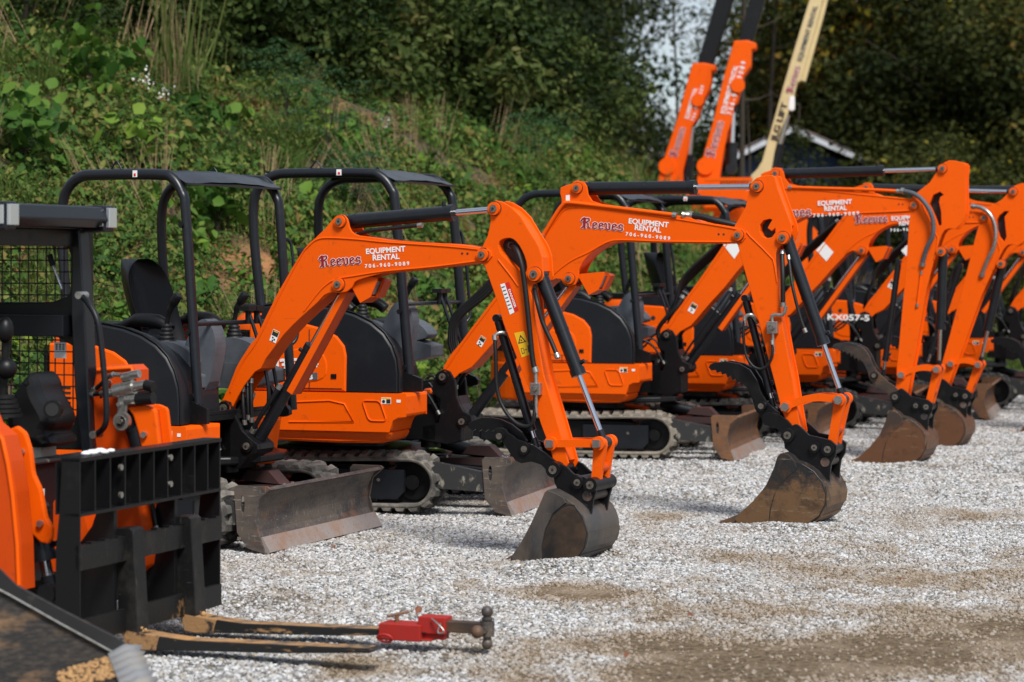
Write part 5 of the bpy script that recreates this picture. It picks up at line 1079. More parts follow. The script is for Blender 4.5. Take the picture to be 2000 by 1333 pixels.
mb = MB(); mb.tube(spline([(X0 + .25, yf - .055, .15), (X0 + .29, yf - .075, .13), (X0 + .32, yf - .08, .10), (X0 + .29, yf - .08, .095), (X0 + .30, yf - .07, .135)], 5), .004, 'zinc', 6); hb('hitch_pin_clip', mb, 0)

# --- loader bucket in the near corner
KF = Frame(-1.6, 9.0, -13)
lb = empty('loader_bucket', KF.world(-.2, 0, 0), 'big black loader bucket with clay inside and a pale wavy cutting edge', 'loader bucket')
mb = MB()
side = KF.L([(-260, 1010), (-60, 1075), (0, 1110), (32, 1142), (120, 1190), (225, 1243), (248, 1262), (244, 1285), (180, 1420), (-260, 1420)], 0)
plate(mb, side, 0, .02, 'bucket_inner', bev=.002)
st = KF.L([(-60, 1075), (0, 1110), (32, 1142), (120, 1190), (225, 1243), (246, 1256), (222, 1272), (112, 1212), (20, 1160), (-60, 1118)], 0)
plate(mb, st, -.016, .012, 'bucket_black', bev=.002)
w_ = KF.L([(-60, 1120), (20, 1162), (112, 1214), (222, 1274)], 0); mb.tube([(x, -.024, z) for x, z in w_], .005, 'zinc', 6)
lip = KF.loc(236, 1268, 0)
mb.add([(lip[0], -1.5, lip[1] - .02), (lip[0], .0, lip[1] - .02), (lip[0] - 1.3, .0, lip[1] - .40), (lip[0] - 1.3, -1.5, lip[1] - .40)], [(0, 1, 2, 3)], 'bucket_inner')
mb.add([(lip[0], -1.5, lip[1] - .05), (lip[0], .0, lip[1] - .05), (lip[0] - 1.3, .0, lip[1] - .43), (lip[0] - 1.3, -1.5, lip[1] - .43)], [(3, 2, 1, 0)], 'bucket_black')
shell = mb.build('bucket_shell', lb, KF)
mb = MB(); V = []; n = 120
for i in range(n + 1):
    y = -i * 1.5 / n; wv = .022 * math.sin(i * .55) 
    V += [(lip[0] - .05, y, lip[1] - .012), (lip[0] + .01, y, lip[1] + .012 + wv * .5), (lip[0] + .06 + wv * .8, y, lip[1] - .004 + wv), (lip[0] + .05, y, lip[1] - .03 + wv)]
mb.add(V, [(i * 4 + k, (i + 1) * 4 + k, (i + 1) * 4 + k + 1, i * 4 + k + 1) for i in range(n) for k in range(3)], 'edge_steel' if 'edge_steel' in MT else 'zinc', True)
mb.build('cutting_edge', shell)
mb = MB()
for i in range(420):
    a_ = rnd.random() ** 1.4; r_ = rnd.uniform(.003, .009)
    blob(mb, (lip[0] - .015 - a_ * .22, -.025 - rnd.random() * .45, lip[1] - .012 - a_ * .06), (r_ * 1.4, r_, r_ * .8), 'clay', 6, 4)
o = mb.build('clay_clods', lb, KF)

# ---------------------------------------------------------------- ground, gravel, bank
from mathutils import noise as mn
def struct(o): o['kind'] = 'structure'; return o
def foot_x(y): return -.3 + (y - 22.2) / 1.85
def bank_s(x, y): return -.88 * (x + .3) + .475 * (y - 22.2)
DB = ((1560, 1300, 420, 42, 1.), (1900, 1240, 330, 50, 1.), (1240, 1262, 230, 24, .8), (1130, 1160, 170, 18, .7), (700, 1300, 90, 26, .6), (1820, 1120, 320, 34, .55), (1430, 1195, 240, 18, .5), (1290, 1012, 60, 10, .7), (1500, 1090, 200, 14, .35), (560, 1215, 80, 12, .4), (1950, 1010, 200, 16, .45), (1180, 1325, 240, 22, .7))
def dirt(x, y):
    '''bare earth showing through the stone, 0 to 1'''
    if y < 6 or y > 40: return 0.
    px, py = CX + F * x / y, HY + F * CH / y
    v = sum(w * math.exp(-((px - a) / rx) ** 2 - ((py - b_) / ry) ** 2) for a, b_, rx, ry, w in DB)
    return max(0., min(1., v * (1.1 + .9 * mn.noise(Vector((x * 1.7, y * 1.1, 71)))) + .34 * mn.noise(Vector((x * 2.2, y * 1.2, 61))) + .30 * mn.noise(Vector((x * 6, y * 3.5, 62))) + .22 * mn.noise(Vector((x * 17, y * 11, 62)))))
MND = []
for px_, py_, h_ in ((1040, 1112, .03), (1090, 1116, .035), (1140, 1108, .035), (1195, 1088, .03), (1500, 1036, .03), (1560, 1040, .03), (1610, 1034, .03), (560, 1095, .025), (650, 1070, .03), (740, 1048, .03), (1010, 1020, .03), (1060, 1010, .03), (1740, 912, .03), (1790, 908, .03), (1500, 912, .03)):
    y_ = F * CH / (py_ - HY); MND.append(((px_ - CX) / F * y_, y_, h_))
def ground_z(x, y):
    z = .022 * mn.noise(Vector((x * .9, y * .9, 0))) + .010 * mn.noise(Vector((x * 3.1, y * 3.1, 3)))
    u = (x - .1) * .89 - (y - 9.84) * .45          # wheel ruts run back along the yard
    if 9 < y < 30: z -= .018 * max(0, 1 - abs(u - .6 - .2 * math.sin(y * .4)) / .25) + .018 * max(0, 1 - abs(u - 2.2 - .2 * math.sin(y * .4)) / .25)
    for a, b_, h_ in MND:
        d2 = (x - a) ** 2 + (y - b_) ** 2
        if d2 < .25: z += h_ * math.exp(-d2 / .022)
    return z
def bank_z(x, y):
    s = bank_s(x, y) + .25 * mn.noise(Vector((x * .5, y * .5, 5)))
    if s <= 0: return max(-.3, s * .5)
    t = .475 * (x + .3) + .88 * (y - 22.2)          # distance along the foot
    k = 1 / (1 + math.exp((t - 15.5) / 1.6))        # the bank runs out beyond the row
    h = .72 * s if s < 5.3 else .72 * 5.3 + (s - 5.3) * .28
    h += .22 * mn.noise(Vector((x * .8, y * .8, 1))) * min(1, s)
    return h * (.10 + .90 * k)
def grid_mesh(name, xs, ys, fz, m):
    V = [(x, y, fz(x, y)) for y in ys for x in xs]; n = len(xs)
    me = bpy.data.meshes.new(name); me.from_pydata(V, [], [(j * n + i, j * n + i + 1, (j + 1) * n + i + 1, (j + 1) * n + i) for j in range(len(ys) - 1) for i in range(n - 1)])
    me.materials.append(MT[m]); me.polygons.foreach_set('use_smooth', [True] * len(me.polygons)); me.update(); return me
# gravel-yard soil
m = bpy.data.materials.new('yard'); m.use_nodes = True; n = m.node_tree.nodes; l = m.node_tree.links; b = n['Principled BSDF']; b.inputs['Roughness'].default_value = .93; b.inputs['Specular IOR Level'].default_value = .2
tc = n.new('ShaderNodeTexCoord')
def nz(scale, det=6, rough=.6, vec=None):
    t = n.new('ShaderNodeTexNoise'); t.inputs['Scale'].default_value = scale; t.inputs['Detail'].default_value = det; t.inputs['Roughness'].default_value = rough; l.new(vec or tc.outputs['Object'], t.inputs[0]); return t.outputs[0]
def mr(x, a, z, c=0., d=1.):
    r = n.new('ShaderNodeMapRange'); r.inputs[1].default_value = a; r.inputs[2].default_value = z; r.inputs[3].default_value = c; r.inputs[4].default_value = d; l.new(x, r.inputs[0]); return r.outputs[0]
def mixc(f, a, c):
    x = n.new('ShaderNodeMix'); x.data_type = 'RGBA'; l.new(f, x.inputs[0])
    for i, q in ((6, a), (7, c)):
        if isinstance(q, tuple): x.inputs[i].default_value = (*q, 1)
        else: l.new(q, x.inputs[i])
    return x.outputs[2]
vo = n.new('ShaderNodeTexVoronoi'); vo.inputs['Scale'].default_value = 42; l.new(tc.outputs['Object'], vo.inputs[0])
vc = n.new('ShaderNodeSeparateColor'); l.new(vo.outputs['Color'], vc.inputs[0])
grit = mixc(mr(vc.outputs[0], 0, 1), (.13, .11, .085), (.38, .345, .30))
grit = mixc(mr(vo.outputs['Distance'], .35, .75), grit, (.09, .078, .06))
soil = mixc(mr(nz(30, 12, .8), .40, .60), (.06, .040, .024), (.25, .185, .115))
soil = mixc(mr(nz(1.6), .5, .7), soil, (.33, .255, .18))
ga = n.new('ShaderNodeAttribute'); ga.attribute_name = 'dirt'; big = mr(ga.outputs['Fac'], .08, .35)
col = mixc(big, grit, soil)
l.new(col, b.inputs['Base Color'])
bp = n.new('ShaderNodeBump'); bp.inputs['Strength'].default_value = .8; bp.inputs['Distance'].default_value = .015
hm = n.new('ShaderNodeMath'); hm.operation = 'ADD'; l.new(mr(vo.outputs['Distance'], 0, .7, 1, 0), hm.inputs[0]); l.new(nz(60), hm.inputs[1]); hm2 = n.new('ShaderNodeMath'); hm2.operation = 'MULTIPLY_ADD'; l.new(nz(14, 8, .7), hm2.inputs[0]); hm2.inputs[1].default_value = 2.2; l.new(hm.outputs[0], hm2.inputs[2]); l.new(hm2.outputs[0], bp.inputs['Height']); l.new(bp.outputs[0], b.inputs['Normal'])
MT['yard'] = m
mat('bank', (.085, .06, .035), .95, col2=(.30, .14, .055), sc=.55, lo=.5, hi=.62, col3=(.05, .045, .02), sc3=7, lo3=.5, hi3=.7, bump=1., bsc=14)
mat('farsoil', (.06, .055, .03), .95, col2=(.10, .08, .04), sc=.2)
xs = [-260, -120, -60, -30] + [-14 + i * .11 for i in range(220)] + [12, 16, 25, 45, 90, 180, 300]; ys = [-60, -20, 0, 5] + [8 + i * .11 for i in range(220)] + [34, 38, 45, 60, 90, 150, 300, 500]
g = bpy.data.objects.new('ground', grid_mesh('ground', xs, ys, ground_z, 'yard')); link(g); struct(g)
ga_ = g.data.attributes.new('dirt', 'FLOAT', 'POINT'); ga_.data.foreach_set('value', [dirt(v.co.x, v.co.y) if abs(v.co.x) < .25 * v.co.y + 2 else .4 for v in g.data.vertices])
V = []; ts = [i * .35 - 16 for i in range(140)]; ss = [-.6 + i * .3 for i in range(70)]
for s_ in ss:
    for t in ts: x, y = -.3 - .88 * s_ + .475 * t, 22.2 + .475 * s_ + .88 * t; V.append((x, y, bank_z(x, y) + .0))
me = bpy.data.meshes.new('hillside'); nt = len(ts); me.from_pydata(V, [], [(j * nt + i, j * nt + i + 1, (j + 1) * nt + i + 1, (j + 1) * nt + i) for j in range(len(ss) - 1) for i in range(nt - 1)]); me.materials.append(MT['bank']); me.polygons.foreach_set('use_smooth', [True] * len(me.polygons)); me.update()
hill = bpy.data.objects.new('hillside', me); link(hill); struct(hill)

PROT = {}
def proto_coll(name, objs):
    c = bpy.data.collections.new(name)
    for o in objs: c.objects.link(o)
    return c
def scatter(name, pts, rots, scs, idx, coll, dirt_=None):
    """one object carrying many instances of the meshes in coll"""
    me = bpy.data.meshes.new(name); me.vertices.add(len(pts)); me.vertices.foreach_set('co', np.asarray(pts, 'f').ravel())
    a = me.attributes.new('rot', 'FLOAT_VECTOR', 'POINT'); a.data.foreach_set('vector', np.asarray(rots, 'f').ravel())
    a = me.attributes.new('sca', 'FLOAT_VECTOR', 'POINT'); a.data.foreach_set('vector', np.asarray(scs, 'f').ravel())
    a = me.attributes.new('idx', 'INT', 'POINT'); a.data.foreach_set('value', np.asarray(idx, 'i').ravel())
    if dirt_ is not None: a = me.attributes.new('dirt', 'FLOAT', 'POINT'); a.data.foreach_set('value', np.asarray(dirt_, 'f'))
    o = bpy.data.objects.new(name, me); link(o); o['kind'] = 'stuff'
    ng = bpy.data.node_groups.new(name, 'GeometryNodeTree'); ng.interface.new_socket('Geometry', in_out='INPUT', socket_type='NodeSocketGeometry'); ng.interface.new_socket('Geometry', in_out='OUTPUT', socket_type='NodeSocketGeometry')
    N = ng.nodes; Lk = ng.links; gi = N.new('NodeGroupInput'); go = N.new('NodeGroupOutput'); ip = N.new('GeometryNodeInstanceOnPoints'); ci = N.new('GeometryNodeCollectionInfo')
    ci.inputs[0].default_value = coll; ci.inputs['Separate Children'].default_value = True; ci.inputs['Reset Children'].default_value = True
    def na(nm, ty): x = N.new('GeometryNodeInputNamedAttribute'); x.data_type = ty; x.inputs[0].default_value = nm; return x.outputs[0]
    Lk.new(gi.outputs[0], ip.inputs['Points']); Lk.new(ci.outputs[0], ip.inputs['Instance']); ip.inputs['Pick Instance'].default_value = True
    Lk.new(na('idx', 'INT'), ip.inputs['Instance Index']); Lk.new(na('sca', 'FLOAT_VECTOR'), ip.inputs['Scale'])
    e2r = N.new('FunctionNodeEulerToRotation'); Lk.new(na('rot', 'FLOAT_VECTOR'), e2r.inputs[0]); Lk.new(e2r.outputs[0], ip.inputs['Rotation'])
    Lk.new(ip.outputs[0], go.inputs[0]); md = o.modifiers.new('scatter', 'NODES'); md.node_group = ng
    return o
# stones
m = bpy.data.materials.new('stone'); m.use_nodes = True; n = m.node_tree.nodes; l = m.node_tree.links; b = n['Principled BSDF']; b.inputs['Roughness'].default_value = .85; b.inputs['Specular IOR Level'].default_value = .3
oi = n.new('ShaderNodeObjectInfo'); cr = n.new('ShaderNodeValToRGB'); l.new(oi.outputs['Random'], cr.inputs[0]); cr.color_ramp.interpolation = 'LINEAR'
e = cr.color_ramp.elements; e[0].position = 0; e[0].color = (.10, .10, .10, 1); e[1].position = 1; e[1].color = (.60, .60, .605, 1)
for p_, c_ in ((.12, (.19, .19, .19)), (.3, (.30, .30, .295)), (.45, (.39, .385, .375)), (.55, (.33, .28, .21)), (.64, (.41, .41, .41)), (.85, (.51, .51, .515))): x = e.new(p_); x.color = (*c_, 1)
ge = n.new('ShaderNodeNewGeometry'); ps = ge.outputs['Position']
col = mixc(mr(nz(.9, vec=ps), .52, .75, 0, .5), cr.outputs[0], (.27, .215, .155)); col = mixc(mr(nz(6., vec=ps), .56, .78, 0, .5), col, (.30, .25, .19))
ia = n.new('ShaderNodeAttribute'); ia.attribute_type = 'INSTANCER'; ia.attribute_name = 'dirt'
col = mixc(mr(ia.outputs['Fac'], .05, .6, 0, .75), col, (.23, .165, .10)); l.new(col, b.inputs['Base Color']); MT['stone'] = m
nr = np.random.default_rng(3); st_objs = []
for k in range(9):
    bm_v = []; import bmesh
    bm = bmesh.new(); bmesh.ops.create_icosphere(bm, subdivisions=1, radius=1.)
    for v in bm.verts: v.co *= 1 + .32 * (nr.random() - .5)
    sx, sy, sz = 1 + .35 * (nr.random() - .3), .8 + .2 * nr.random(), .62 + .25 * nr.random()
    for v in bm.verts: v.co = Vector((v.co.x * sx, v.co.y * sy, v.co.z * sz))
    me = bpy.data.meshes.new('stone'); bm.to_mesh(me); bm.free(); me.materials.append(MT['stone']); st_objs.append(bpy.data.objects.new('stone', me))
stc = proto_coll('stones', st_objs)
def gravel(N_, y0, y1, rmin, rmax, dens_pow=1.):
    pts = []; sc_ = []; dd_ = []
    tries = 0
    while len(pts) < N_:
        y = math.sqrt(y0 * y0 + (y1 * y1 - y0 * y0) * rnd.random()); x = (rnd.random() * 2 - 1) * (.235 * y + .35)
        if bank_s(x, y) > .1: 
            tries += 1
            if tries > N_ * 3: break
            continue
        d = mn.noise(Vector((x * .55, y * .42, 9))) + .45 * mn.noise(Vector((x * 1.9, y * 1.3, 2))) + .25 * mn.noise(Vector((x * 6, y * 6, 2)))
        D = dirt(x, y); d += .22 * mn.noise(Vector((x * 14, y * 14, 6))); q_ = (d - .34) / .28
        if rnd.random() < max(.10 + .85 * D ** 1.3, min(.7, .35 + q_ * .5) if q_ > -.7 else 0): continue
        dd_.append(D)
        r_ = rmin + (rmax - rmin) * rnd.random() ** 2.2; pts.append((x, y, ground_z(x, y) + r_ * .12)); sc_.append((r_, r_, r_))
    nn = len(pts); rt_ = nr.random((nn, 3)) * np.array([.6, .6, 6.28]); return pts, rt_, sc_, nr.integers(0, 9, nn), dd_
A = gravel(290000, 8.2, 17.5, .0042, .0140); Bv = gravel(130000, 17.5, 31, .009, .019)
scatter('gravel', A[0] + Bv[0], np.vstack([A[1], Bv[1]]), A[2] + Bv[2], np.concatenate([A[3], Bv[3]]), stc, A[4] + Bv[4])

# ---------------------------------------------------------------- leaves and plants
def leaf_mesh(name, P, N_, size, mat_, asp=.55, tint=None, rng=None, fold=.25, droop=.0):
    """leaves as folded six-cornered blades at points P (n,3) with outward hints N_ (n,3)"""
    rng = rng or nr; P = np.asarray(P, float); n = len(P); N_ = np.asarray(N_, float) + rng.normal(0, .55, (n, 3)); N_ /= np.linalg.norm(N_, axis=1)[:, None] + 1e-9
    a = rng.normal(0, 1, (n, 3)); a[:, 2] -= droop; u = a - (a * N_).sum(1)[:, None] * N_; u /= np.linalg.norm(u, axis=1)[:, None] + 1e-9; v = np.cross(N_, u)
    s = (size * (.6 + .8 * rng.random(n)))[:, None] if np.isscalar(size) else size[:, None]
    w = s * asp * .5
    c = [P, P + u * s * .35 + v * w + N_ * w * fold, P + u * s * .75 + v * w * .7 + N_ * w * fold * .7, P + u * s, P + u * s * .75 - v * w * .7 + N_ * w * fold * .7, P + u * s * .35 - v * w + N_ * w * fold]
    V = np.stack(c, 1).reshape(-1, 3); idx = np.arange(n)[:, None] * 6
    Fq = np.concatenate([idx + np.array([[0, 1, 2, 3]]), idx + np.array([[0, 3, 4, 5]])], 1).reshape(-1)
    me = bpy.data.meshes.new(name); me.vertices.add(n * 6); me.vertices.foreach_set('co', V.astype('f').ravel()); me.loops.add(n * 8); me.loops.foreach_set('vertex_index', Fq.astype('i'))
    me.polygons.add(n * 2); me.polygons.foreach_set('loop_start', (np.arange(n * 2) * 4).astype('i')); me.polygons.foreach_set('loop_total', np.full(n * 2, 4, 'i'))
    t = rng.random(n) if tint is None else tint
    at = me.attributes.new('tint', 'FLOAT', 'POINT'); at.data.foreach_set('value', np.repeat(t, 6).astype('f')); me.materials.append(MT[mat_]); me.update(calc_edges=True); return me
def clump_pts(n, rx, ry, rz, rng=nr):
    d = rng.normal(0, 1, (n, 3)); d /= np.linalg.norm(d, axis=1)[:, None]; d[:, 2] = np.abs(d[:, 2]); r = rng.random(n) ** .4
    return d * r[:, None] * np.array([rx, ry, rz]), d + np.array([0, 0, .5])
def stems_mesh(name, n, h, spread, m_, r=.004, rng=nr, parent=None):
    mb = MB()
    for i in range(n):
        a = rng.random() * 6.28; q = spread * rng.random(); x, y = q * math.cos(a), q * math.sin(a); hh = h * (.5 + .5 * rng.random()); lx, ly = .25 * hh * (rng.random() - .5), .25 * hh * (rng.random() - .5)
        mb.tube([(x, y, -.05), (x + lx * .4, y + ly * .4, hh * .5), (x + lx, y + ly, hh)], [r, r * .8, r * .4], m_, 4, False)
    return mb.mesh(name)
def frond(mb_P, mb_N, base, dirv, L_, nleaf=16, w=.14):
    b = np.array(base); d = np.array(dirv) / np.linalg.norm(dirv); sd = np.cross(d, [0, 0, 1]); sd /= np.linalg.norm(sd) + 1e-9
    for i in range(nleaf):
        t = (i + 1) / nleaf; p = b + d * L_ * t + np.array([0, 0, -.25 * L_ * t * t])
        for s_ in (-1, 1):
            for k in range(4): mb_P.append(p + sd * s_ * w * (1 - .55 * t) * (k + .5) / 4 * 1.2 + np.array([0, 0, -.015 * k])); mb_N.append((0, 0, 1))
wproto = []
for k in range(4): p, nn = clump_pts(70, .17, .17, .12); wproto.append(leaf_mesh('weed', p, nn, .052, 'leaf_weed', .5))
for k in range(3): p, nn = clump_pts(44, .20, .20, .12); wproto.append(leaf_mesh('vine', p, nn, .075, 'leaf_broad', .8))
for k in range(2):
    n_ = 60; p = np.zeros((n_, 3)); p[:, :2] = nr.normal(0, .05, (n_, 2)); nn = nr.normal(0, 1, (n_, 3)); nn[:, 2] = 0
    me = leaf_mesh('tuft', p, nn, .20, 'leaf_grass', .035, droop=-2.5, fold=.1); wproto.append(me)
for k in range(2): p, nn = clump_pts(150, .2, .2, .22); wproto.append(leaf_mesh('sprig', p, nn, .026, 'leaf_weed', .45))
p, nn = clump_pts(26, .20, .20, .12); wproto.append(leaf_mesh('lime', p, nn, .10, 'leaf_lime', .75))
wproto.append(stems_mesh('stalks', 9, .5, .18, 'dry', .003))
wc = proto_coll('weeds', [bpy.data.objects.new('w%02d' % i, m_) for i, m_ in enumerate(wproto)])
pts, rts, scs, ids = [], [], [], []
while len(pts) < 20000:
    t = rnd.uniform(-13, 30); s_ = rnd.uniform(-.25, 9.5) ; x, y = -.3 - .88 * s_ + .475 * t, 22.2 + .475 * s_ + .88 * t
    if y < 10 or abs(x) > .26 * y + 1.2: continue
    if s_ > 7 and rnd.random() > .5: continue
    bare = mn.noise(Vector((x * .62, y * .62, 20))) + .3 * mn.noise(Vector((x * 2.5, y * 2.5, 8)))
    if bare > .40 and s_ < 5.5 and rnd.random() > .18: continue
    z = bank_z(x, y); pts.append((x, y, z - .02)); rts.append((rnd.uniform(-.35, .35) - .2, rnd.uniform(-.45, .15), rnd.random() * 6.28))
    kk = mn.noise(Vector((x * .7, y * .7, 40))) + rnd.uniform(-.35, .35)
    kind = rnd.choice([0, 1, 2, 3, 9]) if kk < .08 else rnd.choice([4, 5, 6, 0]) if kk < .17 else rnd.choice([9, 10, 1]) if kk < .38 else rnd.choice([7, 8, 10])
    if rnd.random() < .012: kind = 11
    if rnd.random() < .014: kind = 12
    q = (rnd.uniform(.6, 1.2) if rnd.random() < .85 else rnd.uniform(1.2, 1.9)) * (.8 if s_ < .4 else 1); scs.append((q, q, q * rnd.uniform(.8, 1.6))); ids.append(kind)
scatter('undergrowth', pts, rts, scs, ids, wc)
# flat fringe of weeds and leaf litter along the foot of the bank is part of the same undergrowth

def on_bank(px, py):
    """where the sight line through a photo pixel meets the bank"""
    y = 14.
    while y < 60:
        x = (px - CX) / F * y; z = CH - (py - HY) * y / F
        if z <= bank_z(x, y) and bank_s(x, y) > 0: return Vector((x, y, bank_z(x, y)))
        y += .05
    return Vector(((px - CX) / F * 40, 40, 0))
def plant(name, loc, label, cat, parts, group=None, rz=None):
    o = empty(name, loc, label, cat, group)
    for nm, me in parts:
        q = bpy.data.objects.new(nm, me); link(q, o); q.rotation_euler = (0, 0, rnd.random() * 6.28 if rz is None else rz)
    return o
def twigs(name, h, n, spread, r=.012):
    mb = MB(); 
    for i in range(n):
        a = i * 2.4; e = spread * rnd.uniform(.4, 1); mb.tube(spline([(0, 0, -.05), (math.cos(a) * e * .25, math.sin(a) * e * .25, h * .45), (math.cos(a) * e, math.sin(a) * e, h * rnd.uniform(.6, .95))], 3), [r * (1 - .1 * k) for k in range(7)], 'bark', 5)
    return mb.mesh(name)
# named plants on the bank
def sapling(px, py, h, size, mt, label, n_=110, asp=.9):
    loc = on_bank(px, py); p = nr.normal(0, 1, (n_, 3)) * np.array([.22 * h, .22 * h, .26 * h]) + np.array([0, 0, h * .62])
    plant('sapling', loc, label, 'sapling', [('leaves', leaf_mesh('leaves', p, np.tile([(-.2, -.6, .8)], (n_, 1)), size, mt, asp)), ('stem', twigs('stem', h * .8, 5, .22 * h, .006))])
sapling(262, 330, .62, .13, 'leaf_lime', 'yellow-green broad-leaved sapling above the nearest canopy', 34)
sapling(175, 190, .7, .14, 'leaf_broad', 'broad-leaved green sapling high up over a bare clay patch', 90)
sapling(45, 340, .7, .14, 'leaf_broad', 'broad-leaved sapling low on the bank above the loader cab', 80)
sapling(425, 470, .6, .15, 'leaf_broad', 'broad-leaved weed seen between the first canopy posts', 60)
sapling(285, 40, .7, .14, 'leaf_broad', 'lobed-leaved sapling at the top of the bank beside dry grass', 60)
for (px, py, h, lab) in ((640, 335, 1.1, 'feathery-fronded mimosa right behind the second canopy'), (700, 430, .8, 'grey-green mimosa seen through the second canopy frame'), (560, 250, 1.0, 'feathery mimosa at the shadowed edge below the tall brush'), (700, 190, 1.3, 'bright feathery mimosa standing in the dark brush'), (1050, 345, .9, 'feathery mimosa above the lift arm of the second machine')):
    loc = on_bank(px, py); P_, N_ = [], []
    for k in range(17):
        a = k * 2.4; frond(P_, N_, (0, 0, h * (.35 + .035 * k)), (math.cos(a), math.sin(a), .35), h * .62, 15)
    plant('mimosa', loc, lab, 'mimosa', [('fronds', leaf_mesh('fronds', P_, N_, .034, 'leaf_fern', .38)), ('stem', twigs('stem', h * .9, 4, .2, .008))])
for (px, py, h, lab) in ((340, 190, 1.7, 'tall dry tan grass stalks standing on the upper bank'), (460, 120, 1.0, 'short dry stalks among white flowers on the upper bank')):
    loc = on_bank(px, py); n_ = 60; p = np.zeros((n_, 3)); p[:, :2] = nr.normal(0, .16, (n_, 2)); nn = nr.normal(0, 1, (n_, 3)); nn[:, 2] = 0
    plant('dry_grass', loc, lab, 'dry grass', [('blades', leaf_mesh('blades', p, nn, h * .6, 'leaf_grass', .02, tint=np.full(n_, 1.), droop=-6, fold=.1)), ('stalks', stems_mesh('stalks', 22, h * .8, .3, 'dry', .003))])
fl_ = 0
for (px, py) in ((200, 32), (222, 28), (272, 205), (402, 106), (445, 128), (420, 82), (308, 232), (740, 285), (195, 48), (428, 75)):
    loc = on_bank(px, py) + Vector((.1, -.25, .25)); p = nr.normal(0, .045, (30, 3)); me = leaf_mesh('petals', p, np.tile([(0, -1, .6)], (30, 1)), .024, 'leaf_weed', .9); me.materials.clear(); me.materials.append(MT['petal'])
    lab = 'spray of small white flowers in the weeds of the bank'
    plant('white_flower', loc, lab, 'flower', [('petals', me), ('stem', stems_mesh('stem', 3, .01, .02, 'dry', .003))], 'white flowers dotted over the bank')

# ---------------------------------------------------------------- brush on the ridge and trees behind
def crown_mesh(name, n, rx, ry, rz, size, mt, blobs=38, asp=.6, seed=1, gap=.0):
    g_ = np.random.default_rng(seed); cs = g_.normal(0, 1, (blobs, 3)); cs /= np.linalg.norm(cs, axis=1)[:, None]; cs *= (g_.random(blobs) ** .45)[:, None] * np.array([rx, ry, rz]) * .85
    rs = (.16 + .20 * g_.random(blobs)) * min(rx, rz)
    bi = g_.integers(0, blobs, n); d = g_.normal(0, 1, (n, 3)); d /= np.linalg.norm(d, axis=1)[:, None]
    P_ = cs[bi] + d * (rs[bi] * (.55 + .5 * g_.random(n)))[:, None] * np.array([1.15, 1.15, .8]); t = (g_.random(blobs) * .6)[bi] + g_.random(n) * .5
    P_ += g_.normal(0, .04 * rx, (n, 3))
    return leaf_mesh(name, P_, d + np.array([0, 0, .4]), size, mt, asp, tint=t, rng=g_)
def trunk_mesh(name, h, r, seed=1, lean=.06, limbs=7, cr=2.):
    g_ = random.Random(seed); mb = MB(); P_ = [(0, 0, -.4)] + [(lean * h * t * t + .06 * g_.uniform(-1, 1), .06 * g_.uniform(-1, 1), h * t) for t in (.25, .5, .75, 1.)]
    Q = spline(P_, 4); mb.tube(Q, [r * (1 - .75 * i / (len(Q) - 1)) for i in range(len(Q))], 'bark', 9)
    for i in range(limbs):
        k = int(len(Q) * g_.uniform(.35, .95)); k = min(k, len(Q) - 1); a = g_.uniform(0, 6.28); L_ = cr * g_.uniform(.5, 1.); b_ = Q[k]; rr = r * .35
        e_ = b_ + Vector((math.cos(a) * L_, math.sin(a) * L_, L_ * g_.uniform(.2, .8))); mb.tube(spline([b_, (b_ + e_) / 2 + Vector((0, 0, -.08 * L_)), e_], 4), [rr * (1 - .09 * j) for j in range(9)], 'bark', 6)
    return mb.mesh(name)
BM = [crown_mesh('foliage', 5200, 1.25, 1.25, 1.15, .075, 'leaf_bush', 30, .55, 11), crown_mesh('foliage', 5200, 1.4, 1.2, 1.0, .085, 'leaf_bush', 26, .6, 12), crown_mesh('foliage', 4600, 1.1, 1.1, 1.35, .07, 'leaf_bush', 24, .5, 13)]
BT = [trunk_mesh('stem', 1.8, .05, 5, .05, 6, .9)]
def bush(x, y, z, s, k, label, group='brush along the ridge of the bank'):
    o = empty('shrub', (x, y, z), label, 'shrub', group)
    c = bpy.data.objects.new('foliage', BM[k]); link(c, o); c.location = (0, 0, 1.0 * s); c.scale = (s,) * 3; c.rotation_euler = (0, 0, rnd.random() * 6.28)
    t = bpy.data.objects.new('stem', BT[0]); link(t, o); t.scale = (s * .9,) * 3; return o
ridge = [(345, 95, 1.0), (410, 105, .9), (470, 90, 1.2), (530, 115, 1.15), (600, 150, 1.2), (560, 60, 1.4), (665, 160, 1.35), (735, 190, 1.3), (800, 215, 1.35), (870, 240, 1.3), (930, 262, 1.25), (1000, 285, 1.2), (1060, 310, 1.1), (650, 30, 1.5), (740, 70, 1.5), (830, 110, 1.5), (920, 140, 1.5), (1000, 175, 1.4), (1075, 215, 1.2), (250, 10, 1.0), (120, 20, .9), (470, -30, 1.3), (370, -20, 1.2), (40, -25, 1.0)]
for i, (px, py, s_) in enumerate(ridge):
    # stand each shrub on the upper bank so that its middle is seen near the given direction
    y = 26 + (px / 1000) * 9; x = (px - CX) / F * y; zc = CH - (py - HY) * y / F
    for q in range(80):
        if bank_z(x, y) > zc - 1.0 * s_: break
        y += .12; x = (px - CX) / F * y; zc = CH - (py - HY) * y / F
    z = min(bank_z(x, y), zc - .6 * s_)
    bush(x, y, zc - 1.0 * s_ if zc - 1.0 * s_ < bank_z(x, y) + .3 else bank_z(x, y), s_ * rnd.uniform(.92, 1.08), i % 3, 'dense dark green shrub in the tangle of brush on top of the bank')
o = bush(1.35, 38.5, 1.6, 1.25, 0, 'shrub with reddening leaves at the outer end of the brush'); 
